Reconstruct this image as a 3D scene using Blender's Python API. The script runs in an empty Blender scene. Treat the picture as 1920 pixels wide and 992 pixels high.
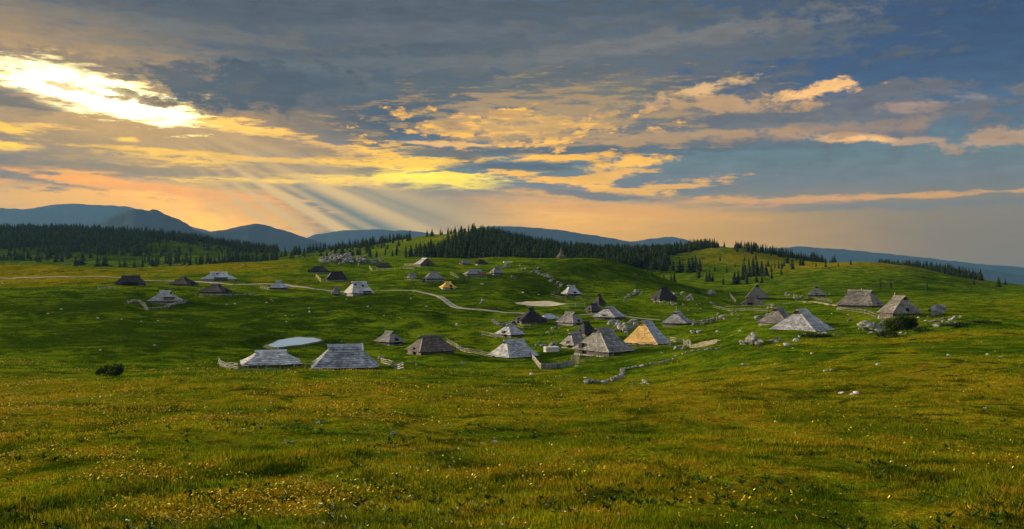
import bpy, math, random
import numpy as np

scene = bpy.context.scene
F = 1663.0                  # focal length in photo pixels (frame 1920 wide, 60 degrees across)
CX, HZ = 960.0, 496.0
R = math.radians

# ------------------------------------------------------------------ camera
cam_d = bpy.data.cameras.new("camera"); cam = bpy.data.objects.new("camera", cam_d)
scene.collection.objects.link(cam); scene.camera = cam
cam.location = (0, 0, 0); cam.rotation_euler = (R(90), 0, 0)
cam_d.sensor_width = 36.0; cam_d.lens = 36.0*F/1920.0
cam_d.clip_start = 0.2; cam_d.clip_end = 60000

# ------------------------------------------------------------------ exposure
vs = scene.view_settings
vs.view_transform = 'Standard'; vs.look = 'None'; vs.gamma = 1.0; vs.use_curve_mapping = False
EXPO = 1.12
vs.exposure = EXPO
scene.render.engine = 'CYCLES'
scene.cycles.use_denoising = True
scene.cycles.max_bounces = 6; scene.cycles.diffuse_bounces = 2; scene.cycles.volume_bounces = 0
scene.cycles.sample_clamp_indirect = 4.0

# ------------------------------------------------------------------ sun
SUN_AZ, SUN_EL = -66.0, 11.5
sd = bpy.data.lights.new("sun", 'SUN'); sd.energy = 5.0; sd.angle = R(6); sd.color = (1.0, 0.80, 0.52)
so = bpy.data.objects.new("sun", sd); scene.collection.objects.link(so)
so.rotation_euler = (R(90-SUN_EL), 0, R(180-SUN_AZ))   # light comes from azimuth SUN_AZ measured from +Y towards +X
so.location = (-200, 200, 120)

# ------------------------------------------------------------------ sky
def lin(c):
    o = []
    for v in c:
        v /= 255.0
        o.append(v/12.92 if v <= .04045 else ((v+.055)/1.055)**2.4)
    return o
w = bpy.data.worlds.new("World"); scene.world = w; w.use_nodes = True
nt = w.node_tree; nt.nodes.clear(); N = nt.nodes; L = nt.links
BG = 0.1
PG = 2**-EXPO/BG          # the exposure is set for the shaded meadow, so the bright sky in front is given at its own level
def nd(t, **k):
    n = N.new(t)
    for a, b in k.items(): setattr(n, a, b)
    return n
def mth(op, a, b=None, c=None, clamp=False):
    n = nd('ShaderNodeMath', operation=op, use_clamp=clamp)
    for i, v in enumerate((a, b, c)):
        if v is None: continue
        if isinstance(v, (int, float)): n.inputs[i].default_value = v
        else: L.new(v, n.inputs[i])
    return n.outputs[0]
def mixc(fac, a, b, blend='MIX'):
    n = nd('ShaderNodeMix', data_type='RGBA', blend_type=blend, clamp_factor=True)
    for i, v in ((0, fac), (6, a), (7, b)):
        if isinstance(v, (int, float)): n.inputs[i].default_value = v
        elif isinstance(v, (tuple, list)): n.inputs[i].default_value = (*v[:3], 1)
        else: L.new(v, n.inputs[i])
    return n.outputs[2]
def smooth(v, lo, hi, a=0., b=1.):
    n = nd('ShaderNodeMapRange', interpolation_type='SMOOTHSTEP')
    L.new(v, n.inputs[0])
    for i, q in ((1, lo), (2, hi), (3, a), (4, b)): n.inputs[i].default_value = q
    return n.outputs[0]
tc = nd('ShaderNodeTexCoord'); sp = nd('ShaderNodeSeparateXYZ'); L.new(tc.outputs['Generated'], sp.inputs[0])
X, Y, Z = sp.outputs
az = mth('MULTIPLY', mth('ARCTAN2', X, Y), F)                       # azimuth and tangent of elevation, same unit
hyp = mth('SQRT', mth('ADD', mth('MULTIPLY', X, X), mth('MULTIPLY', Y, Y)))
el = mth('MULTIPLY', mth('DIVIDE', Z, mth('MAXIMUM', hyp, .05)), F)
def P(px, row):
    a = math.atan((px-CX)/F); return a*F, (HZ-row)*math.cos(a)
sky = nd('ShaderNodeTexSky', sky_type='NISHITA', sun_disc=False, sun_elevation=R(SUN_EL), sun_rotation=R(SUN_AZ),
         altitude=1500, air_density=1.0, dust_density=1.5, ozone_density=1.0)
cv = nd('ShaderNodeCombineXYZ'); L.new(az, cv.inputs[0]); L.new(el, cv.inputs[1])
def noise(sx, sy, detail, rough=.55, off=0.):
    m = nd('ShaderNodeMapping'); m.inputs['Scale'].default_value = (1/sx, 1/sy, 1); m.inputs['Location'].default_value = (off, off*.7, off*.3)
    L.new(cv.outputs[0], m.inputs[0])
    t = nd('ShaderNodeTexNoise', noise_dimensions='2D'); L.new(m.outputs[0], t.inputs['Vector'])
    t.inputs['Scale'].default_value = 1; t.inputs['Detail'].default_value = detail; t.inputs['Roughness'].default_value = rough
    return t
nw = noise(240, 90, 3, .5, 3.1)
nw2 = noise(60, 20, 4, .55, 8.3)
def vsub(a, v):
    n = nd('ShaderNodeVectorMath', operation='SUBTRACT'); L.new(a, n.inputs[0]); n.inputs[1].default_value = v; return n.outputs[0]
def vmul(a, v):
    n = nd('ShaderNodeVectorMath', operation='MULTIPLY'); L.new(a, n.inputs[0]); n.inputs[1].default_value = v; return n.outputs[0]
def vadd(a, b):
    n = nd('ShaderNodeVectorMath', operation='ADD'); L.new(a, n.inputs[0]); L.new(b, n.inputs[1]); return n.outputs[0]
warp1 = vmul(vsub(nw.outputs['Color'], (.5, .5, .5)), (46, 9, 0))
warp2 = vmul(vsub(nw2.outputs['Color'], (.5, .5, .5)), (40, 10, 0))
pw = vadd(vadd(cv.outputs[0], warp1), warp2)
streak = mth('MULTIPLY_ADD', noise(85, 13, 7, .68, 1.7).outputs[0], 2.3, -.65)
puff = mth('MULTIPLY_ADD', noise(62, 26, 8, .66, 5.2).outputs[0], 2.2, -.6)
broad = noise(420, 130, 4, .55, 9.4).outputs[0]
def blob(col, cx, row, rx, ry, color, op=1., rot=0., edge=.5, nk=1.2, nz=None, gain=1., raw=False):
    if color[0] >= 226: gain *= 1.33          # cloud lit by the sun
    m = nd('ShaderNodeMapping', vector_type='TEXTURE')
    a, v = P(cx, row)
    m.inputs['Location'].default_value = (a, v, 0); m.inputs['Rotation'].default_value = (0, 0, R(rot)); m.inputs['Scale'].default_value = (rx, ry, 1)
    ch = nd('ShaderNodeVectorMath', operation='MULTIPLY_ADD')      # keeps the layers in order, so the shader needs little memory
    L.new(col, ch.inputs[0]); ch.inputs[1].default_value = (1e-7, 1e-7, 1e-7); L.new(cv.outputs[0] if raw else pw, ch.inputs[2])
    L.new(ch.outputs[0], m.inputs[0])
    ln = nd('ShaderNodeVectorMath', operation='LENGTH'); L.new(m.outputs[0], ln.inputs[0])
    d = ln.outputs['Value']
    if nk: d = mth('MULTIPLY_ADD', streak if nz is None else nz, nk, mth('SUBTRACT', d, nk*.5))
    f = smooth(d, 1-edge, 1+edge, op, 0.)
    return mixc(f, col, [q*gain*PG for q in lin(color)])
# gradient of the clear evening sky in front, Nishita elsewhere
ramp = nd('ShaderNodeValToRGB'); L.new(smooth(el, -60, 560), ramp.inputs[0])
ramp.color_ramp.interpolation = 'B_SPLINE'
def rs(e):
    t = (e+60)/620; return t*t*(3-2*t)
stops = [(-60, (140,130,112)), (15, (146,132,106)), (70, (164,140,100)), (110, (150,140,112)), (150, (126,136,130)), (200, (106,126,136)), (260, (78,102,130)), (345, (56,80,116)), (550, (48,70,106))]
cr = ramp.color_ramp
while len(cr.elements) < len(stops): cr.elements.new(.5)
for e_, (v, c) in zip(cr.elements, stops): e_.position = max(0, min(1, rs(v))); e_.color = (*[q*PG for q in lin(c)], 1)
front = mth('MULTIPLY', smooth(el, 420, 900, 1, 0), smooth(mth('ABSOLUTE', az), 1300, 2300, 1, 0))
# overhead and behind the camera: unseen pale broken cloud, made bright to raise the ambient light
cl = smooth(broad, .38, .62)
high = mixc(mth('MULTIPLY', cl, .7), sky.outputs[0], (4.4, 4.3, 4.1))
col = mixc(front, high, ramp.outputs[0])
# warm glow low over the ridges
B = blob
col = B(col, 1150, 424, 330, 44, (246,168,0), .97, rot=-4, edge=.8, nk=.5, gain=1.7)
col = B(col, 1480, 436, 420, 50, (206,150,20), .9, edge=.9, nk=.4, gain=1.35)
col = B(col, 1850, 440, 240, 60, (142,118,82), .8, edge=.9, nk=.4)
col = B(col, 640, 405, 260, 62, (116,124,104), .95, edge=.7, nk=.4)
col = B(col, 330, 396, 190, 46, (255,170,0), 1., rot=-7, edge=.7, nk=.5, gain=2.1)
col = B(col, 110, 380, 190, 34, (226,158,0), .9, edge=.9, nk=.5, gain=1.5)
col = B(col, 470, 390, 90, 30, (250,172,0), .8, rot=-12, edge=.9, nk=.6)
# grey deck on the left and middle
col = B(col, 190, 270, 520, 66, (116,110,100), .97, edge=.3, nk=.9)
col = B(col, 560, 305, 300, 36, (106,110,108), .95, edge=.35, nk=1.2)
col = B(col, 60, 325, 160, 22, (132,124,108), .8, edge=.5, nk=1.2)
col = B(col, 720, 160, 520, 110, (78,88,100), 1., edge=.3, nk=.8)
col = B(col, 620, 40, 760, 90, (86,92,100), .95, edge=.5, nk=.8)
col = B(col, 60, 60, 260, 60, (120,112,104), .9, edge=.6, nk=1.)
col = B(col, 1110, 205, 300, 78, (108,106,100), .97, edge=.4, nk=1.0)
col = B(col, 1480, 218, 330, 44, (124,116,112), .97, edge=.35, nk=1.6, nz=puff)
col = B(col, 1660, 215, 150, 46, (112,110,116), .9, edge=.45, nk=1.6, nz=puff)
col = B(col, 1250, 90, 330, 60, (100,104,110), .85, edge=.5, nk=1.6, nz=puff)
# heaps and folds
for q in ((360,165,120,14,-6,(108,112,114)),(520,172,160,10,-3,(98,104,108)),(760,165,140,14,4,(104,106,108)),(620,262,180,9,-3,(104,108,108)),(900,170,120,12,20,(122,116,106)),(1090,168,150,14,8,(126,118,106)),(1210,196,120,14,-6,(128,118,104)),(420,262,150,10,-4,(124,116,104)),(300,276,140,9,-4,(128,118,102)),(120,286,160,10,-3,(128,120,106)),(700,120,260,14,3,(106,108,110)),(420,110,220,16,-5,(112,112,110)),(1000,110,260,16,6,(112,112,110)),(800,60,300,16,2,(104,106,110)),(300,50,260,16,-3,(118,114,108)),(1300,70,240,16,6,(124,120,116))):
    col = blob(col, q[0], q[1], q[2], q[3], q[5], .8, rot=q[4], edge=.6, nk=1.8, nz=puff)
col = B(col, 420, 190, 150, 34, (66,76,88), .95, edge=.6, nk=.9)
col = B(col, 640, 230, 330, 34, (74,84,96), .95, edge=.6, nk=.9)
col = B(col, 840, 190, 120, 40, (88,94,100), .7, edge=.7, nk=1.)
col = B(col, 1050, 281, 280, 12, (94,100,104), .95, edge=.5, nk=1.0)
col = B(col, 1290, 262, 170, 14, (104,104,108), .9, edge=.5, nk=1.2)
col = B(col, 1390, 226, 150, 13, (98,100,108), .75, edge=.6, nk=1.6, nz=puff)
col = B(col, 1560, 196, 110, 12, (100,102,112), .75, edge=.6, nk=1.6, nz=puff)
# lit cloud: yellow and orange bands
ye, orr = (255,196,0), (255,170,0)
col = B(col, 360, 288, 140, 5, ye, 1., rot=-2, edge=.5, nk=1.3, gain=1.25)
col = B(col, 330, 303, 150, 11, ye, 1., rot=-1, edge=.45, nk=1.9, gain=1.35)
col = B(col, 560, 300, 130, 5, (250,184,10), .95, rot=-1, edge=.6, nk=1.8, gain=1.1)
col = B(col, 700, 288, 120, 14, (255,190,16), .95, rot=-2, edge=.45, nk=2.4, gain=1.15)
col = B(col, 770, 308, 160, 14, (255,196,12), .95, rot=3, edge=.5, nk=2.2, gain=1.2)
col = B(col, 640, 335, 270, 12, (255,200,0), 1., rot=2, edge=.45, nk=1.9, gain=1.4)
col = B(col, 790, 334, 130, 14, (255,220,30), .95, rot=-3, edge=.7, nk=1.3, gain=1.45)
col = B(col, 205, 343, 100, 8, orr, 1., rot=-5, edge=.5, nk=1.5, gain=1.25)
col = B(col, 330, 358, 190, 9, (255,158,0), .95, rot=-6, edge=.6, nk=1.6, gain=1.25)
col = B(col, 125, 313, 45, 4, orr, .95, edge=.5, nk=1.3, gain=1.1)
col = B(col, 155, 321, 60, 4, orr, .95, edge=.5, nk=1.5, gain=1.1)
col = B(col, 12, 273, 55, 11, ye, 1., rot=-4, edge=.45, nk=1.4, gain=1.35)
col = B(col, 5, 238, 48, 8, ye, 1., rot=-7, edge=.45, nk=1.4, gain=1.35)
col = B(col, 110, 238, 50, 3.5, (250,190,70), .95, edge=.5, nk=1.4, gain=1.2)
col = B(col, 242, 263, 17, 4.5, ye, 1., edge=.5, nk=.5, gain=1.3)
col = B(col, 0, 340, 40, 6, orr, .9, edge=.6, nk=1.3)
col = B(col, 415, 234, 110, 12, (255,192,60), 1., rot=-6, edge=.45, nk=1.8, gain=1.4)
col = B(col, 590, 268, 60, 5, (236,176,84), .9, rot=-6, edge=.5, nk=2.0)
col = B(col, 640, 282, 60, 4, (236,180,90), .9, rot=-4, edge=.5, nk=1.8)
col = B(col, 960, 240, 150, 27, (255,186,50), .97, rot=1, edge=.45, nk=2.8, nz=puff, gain=1.12)
col = B(col, 1020, 222, 210, 42, (206,164,100), .75, rot=3, edge=.7, nk=2.6)
col = B(col, 890, 205, 70, 14, (190,154,106), .7, rot=30, edge=.7, nk=1.8)
col = B(col, 1190, 262, 120, 10, (214,166,96), .75, rot=-2, edge=.6, nk=2.2)
col = B(col, 1040, 296, 130, 7, (255,184,30), .97, rot=2, edge=.5, nk=1.9, gain=1.1)
col = B(col, 840, 268, 80, 5, (240,180,90), .9, rot=-2, edge=.5, nk=2.0)
col = B(col, 1180, 306, 62, 11, (252,184,36), .97, rot=4, edge=.45, nk=1.7, nz=puff, gain=1.1)
col = B(col, 960, 312, 110, 9, (88,100,108), .95, rot=-1, edge=.5, nk=1.2)
col = B(col, 1100, 346, 150, 7, (255,184,30), .97, rot=-7, edge=.5, nk=2.0, gain=1.1)
col = B(col, 1140, 330, 60, 9, (252,182,36), .9, rot=10, edge=.5, nk=1.9, gain=1.05)
col = B(col, 1230, 352, 110, 8, (250,180,36), .9, rot=6, edge=.5, nk=2.0)
col = B(col, 1030, 362, 70, 6, (248,174,24), .85, rot=-6, edge=.6, nk=1.6)
col = B(col, 1110, 366, 150, 6, (104,116,120), .85, rot=-6, edge=.5, nk=1.5)
col = B(col, 1150, 395, 180, 9, (250,168,10), .75, rot=-4, edge=.8, nk=1.6)
col = B(col, 540, 370, 50, 4, (252,176,66), .9, rot=-10, edge=.6, nk=1.3)
col = B(col, 700, 350, 40, 4, (240,176,90), .8, rot=-5, edge=.6, nk=1.5)
# grey bars between the lit bands
col = B(col, 300, 321, 230, 7, (122,112,96), .95, rot=-1, edge=.5, nk=1.4)
col = B(col, 570, 317, 150, 8, (106,108,106), .95, rot=-1, edge=.5, nk=1.4)
col = B(col, 420, 266, 230, 10, (112,106,98), .95, rot=-4, edge=.5, nk=1.3)
col = B(col, 130, 292, 170, 9, (122,114,100), .9, rot=-1, edge=.5, nk=1.3)
col = B(col, 560, 352, 130, 6, (132,130,110), .85, rot=-2, edge=.6, nk=1.3)
col = B(col, 860, 288, 110, 8, (98,102,104), .9, rot=-1, edge=.5, nk=1.3)
# right hand clouds with warm rims
col = B(col, 1535, 168, 75, 11, (240,182,104), .97, rot=9, edge=.45, nk=2.2, nz=puff, gain=1.05)
col = B(col, 1350, 194, 120, 12, (220,170,108), .8, rot=-4, edge=.55, nk=2.8, nz=puff)
col = B(col, 1330, 162, 60, 10, (228,180,112), .85, rot=12, edge=.5, nk=2.2, nz=puff)
col = B(col, 1600, 259, 80, 8, (246,184,100), .97, rot=-7, edge=.5, nk=1.6, nz=puff, gain=1.05)
col = B(col, 1540, 244, 160, 13, (180,144,112), .75, edge=.7, nk=2.2, nz=puff)
col = B(col, 1350, 250, 120, 7, (208,164,106), .8, edge=.6, nk=2.0, nz=puff)
col = B(col, 1720, 264, 55, 6, (200,160,122), .85, edge=.5, nk=1.8, nz=puff)
col = B(col, 1715, 198, 55, 9, (184,150,126), .8, rot=3, edge=.5, nk=2.0, nz=puff)
col = B(col, 1870, 258, 75, 12, (204,162,118), .95, rot=4, edge=.45, nk=2.0, nz=puff)
col = B(col, 1815, 184, 36, 5, (148,136,134), .75, edge=.5, nk=1.6, nz=puff)
col = B(col, 1620, 370, 330, 5, (240,166,52), .85, rot=.5, edge=.6, nk=1.9)
col = B(col, 1480, 380, 120, 6, (236,160,74), .75, rot=3, edge=.6, nk=1.9)
col = B(col, 1700, 386, 240, 6, (132,126,122), .6, edge=.7, nk=1.6)
# the gap in front of the sun
col = B(col, 200, 205, 330, 90, (236,180,80), .6, rot=-12, edge=.95, nk=.5)
col = B(col, 180, 172, 150, 34, (255,220,110), 1., rot=-12, edge=.35, nk=1.3, gain=1.5)
col = B(col, 110, 146, 170, 16, (255,220,130), .9, rot=-2, edge=.4, nk=2.0, gain=1.2)
col = B(col, 165, 170, 130, 27, (255,240,180), 1., rot=-12, edge=.6, nk=1.3, gain=3.0)
col = B(col, 450, 160, 150, 44, (78,86,96), .95, rot=4, edge=.4, nk=1.3, nz=puff)
col = B(col, 140, 118, 230, 20, (120,112,104), .5, rot=-3, edge=.5, nk=2.0, nz=puff)
col = B(col, 285, 206, 60, 12, (255,240,190), .95, rot=-14, edge=.5, nk=1.2, gain=2.0)
col = B(col, 220, 170, 80, 7, (150,116,66), .85, rot=-10, edge=.5, nk=2.4, nz=puff)
col = B(col, 120, 160, 70, 4, (214,160,70), .8, rot=-10, edge=.5, nk=2.4, nz=puff)
col = B(col, 30, 188, 60, 17, (126,114,100), .9, rot=-10, edge=.5, nk=1.2)
# fine texture of the cloud
fine = nd('ShaderNodeVectorMath', operation='SCALE'); L.new(col, fine.inputs[0])
L.new(mth('MULTIPLY_ADD', mth('ADD', streak, puff), .26, .74), fine.inputs['Scale']); col = mixc(smooth(el, 60, 200), col, fine.outputs[0])
# crepuscular rays fanning out of the gap
sa, sv = P(175, 158)
dx = mth('SUBTRACT', az, sa); dy = mth('SUBTRACT', sv, el)          # dy positive downwards
phi = mth('ARCTAN2', dx, dy)
rad = mth('SQRT', mth('ADD', mth('MULTIPLY', dx, dx), mth('MULTIPLY', dy, dy)))
rn = nd('ShaderNodeTexNoise', noise_dimensions='1D'); L.new(mth('MULTIPLY', phi, 13.0), rn.inputs['W']); rn.inputs['Scale'].default_value = 1; rn.inputs['Detail'].default_value = 3
ray = mth('MULTIPLY', smooth(rn.outputs[0], .40, .64), .38)
for f0, fw, fa in ((.30,.07,.35),(.55,.06,.5),(.76,.05,.55),(.885,.045,.7),(.965,.03,.9),(1.045,.035,1.),(1.10,.022,.6),(1.165,.045,.95),(1.255,.05,.8),(1.32,.03,.5),(-.35,.08,.35),(-.62,.07,.5),(-.85,.06,.4)):
    dphi = mth('ABSOLUTE', mth('SUBTRACT', phi, f0)); ray = mth('MAXIMUM', ray, mth('MULTIPLY', smooth(dphi, 0, fw*1.1, 1, 0), mth('MULTIPLY_ADD', rn.outputs[0], .9*fa, .5*fa)))
fan = mth('MULTIPLY', smooth(phi, -1.2, -.6), smooth(phi, 1.22, 1.40, 1, 0))
fall = mth('MULTIPLY', smooth(rad, 90, 330), smooth(rad, 380, 1050, 1, 0))
strong = mth('MULTIPLY', smooth(phi, .75, 1.0), smooth(phi, 1.22, 1.34, 1, 0))
below = smooth(el, 120, 190, 1.0, .42)
amt = mth('MULTIPLY', mth('MULTIPLY', mth('MULTIPLY', ray, fan), fall), mth('MULTIPLY', below, mth('MULTIPLY_ADD', strong, .46, .62)), clamp=True)
col = mixc(amt, col, [q*1.15*PG for q in lin((255,206,112))])
bg = nd('ShaderNodeBackground'); bg.inputs[1].default_value = BG; L.new(col, bg.inputs[0])
wo = nd('ShaderNodeOutputWorld'); L.new(bg.outputs[0], wo.inputs[0])
w.cycles.sampling_method = 'MANUAL'; w.cycles.sample_map_resolution = 512

# ------------------------------------------------------------------ terrain
# hut table: kind words, left eave, near corner, right eave, base row, top row, ridge left, ridge right, depth, turn, hip side, roof, label
HUTS = [
 (443,472,573,693,657,479,531,118,18,'l','pale','low pale grey shingled hut with a cream lit end, beside the pond'),
 (576,600,717,693,646,615,676,116,12,'l','grey','broad grey shingled hut with a flat straight ridge, right of the lowest pale hut'),
 (700,734,760,648,621,727,742,185,-40,'r','dim','small dull grey pyramid hut behind the brown roofed hut in the valley'),
 (757,792,858,663,629,788,826,155,28,'l','brown','wide dark brown shingled hut alone beside the long pole fence'),
 (914,955,1013,672,637,952,988,158,34,'l','grey','grey shingled hut with a cream left end next to the plank fence corner'),
 (927,958,986,634,608,955,967,190,38,'l','grey','small grey hut in front of the black pyramid hut'),
 (963,975,1029,607,577,990,998,210,15,'l','black','black steep pyramid hut next to the parked white car'),
 (1041,1073,1097,611,585,1064,1080,205,-40,'r','dim','dull grey hut with a pale board wall between the black huts'),
 (1074,1094,1122,629,603,1096,1108,178,25,'l','black','black hut squeezed right behind the largest village hut'),
 (1050,1075,1105,653,624,1070,1090,165,35,'l','dim','small patched grey hut against the left side of the largest village hut'),
 (1073,1135,1189,666,615,1118,1146,150,38,'l','weathered','largest weathered grey hut in the middle of the village'),
 (1168,1226,1257,647,601,1198,1221,165,50,'l','orange','blue grey hut with a new orange wood gable end'),
 (1110,1150,1176,601,575,1135,1150,215,50,'l','grey','two-tone grey hut above the jagged rocks'),
 (1110,1122,1137,574,552,1121,1126,246,30,'l','black','tiny black hut at the back of the stacked dark pair'),
 (1095,1108,1131,589,569,1108,1122,232,30,'l','dark','small dark hut at the front of the stacked dark pair'),
 (1052,1062,1091,557,535,1067,1079,290,20,'l','grey','grey hut at the lower end of the boulder streak'),
 (1219,1232,1271,562,539,1240,1255,270,20,'l','black','black hut ringed by a stony rock field'),
 (1241,1283,1299,613,584,1264,1278,200,55,'l','grey','blue grey hut with one bright spot and a stone wall at its right'),
 (1395,1436,1444,560,533,0,3.5,320,75,'l','warm','grey brown hut with a dark triangular gable facing the meadow'),
 (1385,1428,1438,580,556,0,2.2,300,-15,'r','brown','dark brown hut with a whitewashed wall and black doorway'),
 (1511,1542,1552,557,536,0,3.5,330,70,'l','warm','grey hut with a small gable opening at the foot of the rounded green hill'),
 (1565,1618,1660,578,544,1595,1629,200,-40,'r','warm','long brown grey hut with a dark gable triangle on the right rise'),
 (1646,1660,1728,595,555,0,3.0,160,-70,'r','warm','pale steep hut above the dark bush, its ridge tilting left'),
 (1420,1466,1500,608,577,1466,1484,162,45,'l','dim','smaller grey hut tucked behind the one dug into the mound'),
 (1444,1510,1562,621,580,1500,1525,150,45,'l','grey','large blue grey hut half hidden by the grassy mound'),
 (216,222,274,538,517,228,259,280,10,'l','dark','dark broad hut at the end of the pale track'),
 (277,287,343,570,545,303,322,240,14,'l','pale','pale grey hut with a dark porch opening inside a stone edged yard'),
 (317,360,372,538,518,338,346,290,-22,'r','black','black low pyramid hut on the left slope'),
 (375,384,446,530,510,398,427,310,15,'l','pale','pale grey hut with a long dark porch on the left crest'),
 (372,425,437,553,532,401,416,260,-20,'r','dark','dark pointed hut right below the pale hut with the long porch'),
 (502,507,543,544,526,518,526,280,10,'l','grey','small lone grey pyramid hut at the start of the gravel road'),
 (642,666,704,554,528,664,688,265,32,'l','pale','pale grey hut with two small vents right beside the gravel road'),
 (620,626,641,554,537,627,634,268,15,'l','dim','little grey shed next to the pale roadside hut'),
 (575,581,620,513,499,591,609,350,12,'l','dark','dark flat topped hut below the rocky knoll'),
 (608,616,654,526,509,615,637,325,18,'l','black','black hut with a light corner post inside a yellow rail corner'),
 (703,708,737,505,493,713,731,380,12,'l','dark','dark low hut to the right of the rocky knoll'),
 (775,790,817,502,484,790,801,370,-50,'r','darkend','pale hut with a big dark gable on the crest below the forest'),
 (791,800,834,526,509,805,818,320,18,'l','dim','grey brown hut beyond the yellow hut'),
 (762,768,783,523,514,766,777,322,15,'l','dim','low grey shed beside the grey brown hut'),
 (822,830,858,543,528,835,845,300,15,'l','yellow','bright yellow new wood hut beside the bend of the road'),
 (867,876,914,519,506,882,905,335,18,'l','grey','grey hut with a red brown plank lean-to at its right'),
 (917,926,946,518,500,922,932,338,25,'l','dim','small upright grey hut at the lower end of the little boulder row'),
 (860,866,885,498,489,868,878,390,15,'l','dim','tiny grey hut on the crest, paired with a black hut'),
 (888,895,917,499,488,898,908,385,15,'l','black','tiny black hut on the crest, paired with a grey hut'),
]
CP = [ # photo column, row of the ground there, depth in metres
 # foreground
 *[(x,r,d) for x in (-900,-200,300,700,1000,1300,1700,2200,2900) for r,d in ((1000,14.5),(843,27),(800,35),(762,47))],
 (-900,722,68),(-200,722,68),(0,735,60),(300,725,66),(640,724,66),(900,728,66),(1200,735,64),(1500,722,64),(1800,712,64),(2200,700,66),(2900,690,66),
 (-200,700,90),(0,703,88),(203,703,93),(400,702,92),(640,705,88),(850,706,92),(1050,712,104),(1200,706,106),(1350,690,98),(1550,672,92),(1750,656,92),(1950,645,92),(2400,630,92),(2900,620,95),
 # left slope
 (-600,655,135),(-100,660,132),(100,668,130),(300,672,130),(-600,590,200),(-100,590,195),(100,610,180),(300,628,168),(420,650,150),(552,640,172),(480,606,200),
 (0,552,240),(150,556,240),(200,575,218),(440,578,232),(560,575,236),(640,590,215),(740,570,240),(-400,530,270),(0,519,310),(130,519,310),
 (-700,500,360),(-300,496,360),(0,497,360),(130,502,352),(255,516,335),(330,511,345),(450,496,395),(540,487,420),(620,482,428),(690,485,425),(760,488,410),(830,488,405),(930,486,415),(1000,485.5,420),
 (800,560,252),(850,580,238),(780,610,205),(860,630,190),(880,660,165),(840,680,140),(700,676,140),(730,560,250),
 (900,560,255),(940,540,285),(1000,545,290),(1005,576,250),(940,590,232),(980,520,330),(1030,512,345),
 (1053,489,420),(1120,488,405),(1165,496,392),(1205,512,372),(1240,530,352),(1120,515,345),(1160,535,320),
 (1035,688,136),(1072,684,138),(1300,650,140),(1320,642,160),(1320,590,235),(1200,580,250),(1330,560,290),(1450,572,270),(1413,652,120),(1520,628,138),(1480,637,124),(1580,612,160),
 (1640,622,138),(1700,624,133),(1765,592,158),(1800,612,130),(1900,618,122),(2100,610,130),(2500,590,150),(2000,570,200),(1850,565,230),(1950,548,300),(2300,540,300),(2800,540,300),
 # dips behind the crests
 (-600,530,520),(0,528,560),(250,525,560),(450,508,560),(620,500,580),(800,500,560),(950,505,560),(1053,510,560),(1180,530,520),
 # far ridges
 (-600,500,900),(0,500,850),(250,500,850),(420,500,850),(-600,452,1200),(0,452,1200),(150,452,1200),(300,455,1200),(400,470,1120),(500,478,1050),
 (-600,432,1450),(0,431,1450),(150,432,1450),(300,441,1400),(400,455,1320),(470,468,1250),(540,474,1150),(620,470,1000),(690,463,960),(760,450,930),(830,440,910),(875,436.5,900),(920,446,900),(1000,463,930),(1100,476,950),(1180,485,950),
 (830,486,640),(760,488,640),(900,486,640),(960,490,640),(1060,492,650),(830,465,780),(700,482,780),
 (1230,510,600),(1250,480,820),(1300,470,820),(1350,464,800),(1400,470,790),(1450,481,770),(1500,492,740),(1350,500,640),(1300,515,560),(1300,540,440),(1400,540,430),(1450,520,520),(1330,556,340),(1470,553,350),
 (1560,491,625),(1595,487.5,620),(1650,491,610),(1720,503,570),(1780,521,500),(1830,538,440),(1880,548,380),(1600,515,500),(1600,540,400),(1700,540,360),(1700,520,470),(1780,548,350),
 (1650,505,760),(1750,510,760),(1830,528,740),(1900,537,560),(1990,541,560),(2400,540,600),(2900,540,600),(1700,520,680),(1800,529,660),
 *[(x,545+0.0*x,2300) for x in (-900,-300,100,500,900,1300,1700,2100,2900)],
 *[(x,505,1700) for x in (500,700,900,1100,1300)], (-600,470,1800),(0,470,1800),(250,475,1800),(1500,530,1200),(1700,545,1200),(2100,560,1200),(2900,560,1200),
]
for h in HUTS: CP.append(((h[0]+h[2])/2, h[3]-(h[3]-HZ)*3.0/h[7]-.5, h[7]))
_c = np.array(CP, float); SX, SL = 330.0, 2.4
def _q(px, d): return np.stack([np.asarray(px,float)/SX, SL*np.log(np.asarray(d,float))], -1)
_p = _q(_c[:,0], _c[:,2]); 
def _phi(r2): return np.where(r2>1e-12, .5*r2*np.log(np.maximum(r2,1e-12)), 0)
_n = len(_p); _A = np.zeros((_n+3,_n+3)); _A[:_n,:_n] = _phi(((_p[:,None]-_p[None])**2).sum(-1)) + .004*np.eye(_n)
_A[:_n,_n]=1; _A[:_n,_n+1:]=_p; _A[_n:,:_n]=_A[:_n,_n:].T
_w = np.linalg.solve(_A, np.concatenate([_c[:,1], [0,0,0]]))
def row0(px, d):
    q = _q(px, d); sh = q.shape[:-1]; q = q.reshape(-1,2); out = np.empty(len(q))
    for i in range(0, len(q), 20000):
        b = q[i:i+20000]
        out[i:i+20000] = _phi(((b[:,None]-_p[None])**2).sum(-1))@_w[:_n] + _w[_n] + b@_w[_n+1:]
    return out.reshape(sh)
def zbase(x, y):
    x = np.asarray(x,float); y = np.asarray(y,float); D0 = 13.0
    d = np.maximum(y, D0); px = np.clip(CX + F*x/d, -1100, 3100)
    z = -(row0(px, d)-HZ)/F*d
    t = np.clip(y/D0, -3, 1); zc = -1.75
    return np.where(y < D0, zc + (z-zc)*np.maximum(t,0)**1.0 , z)

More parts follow.
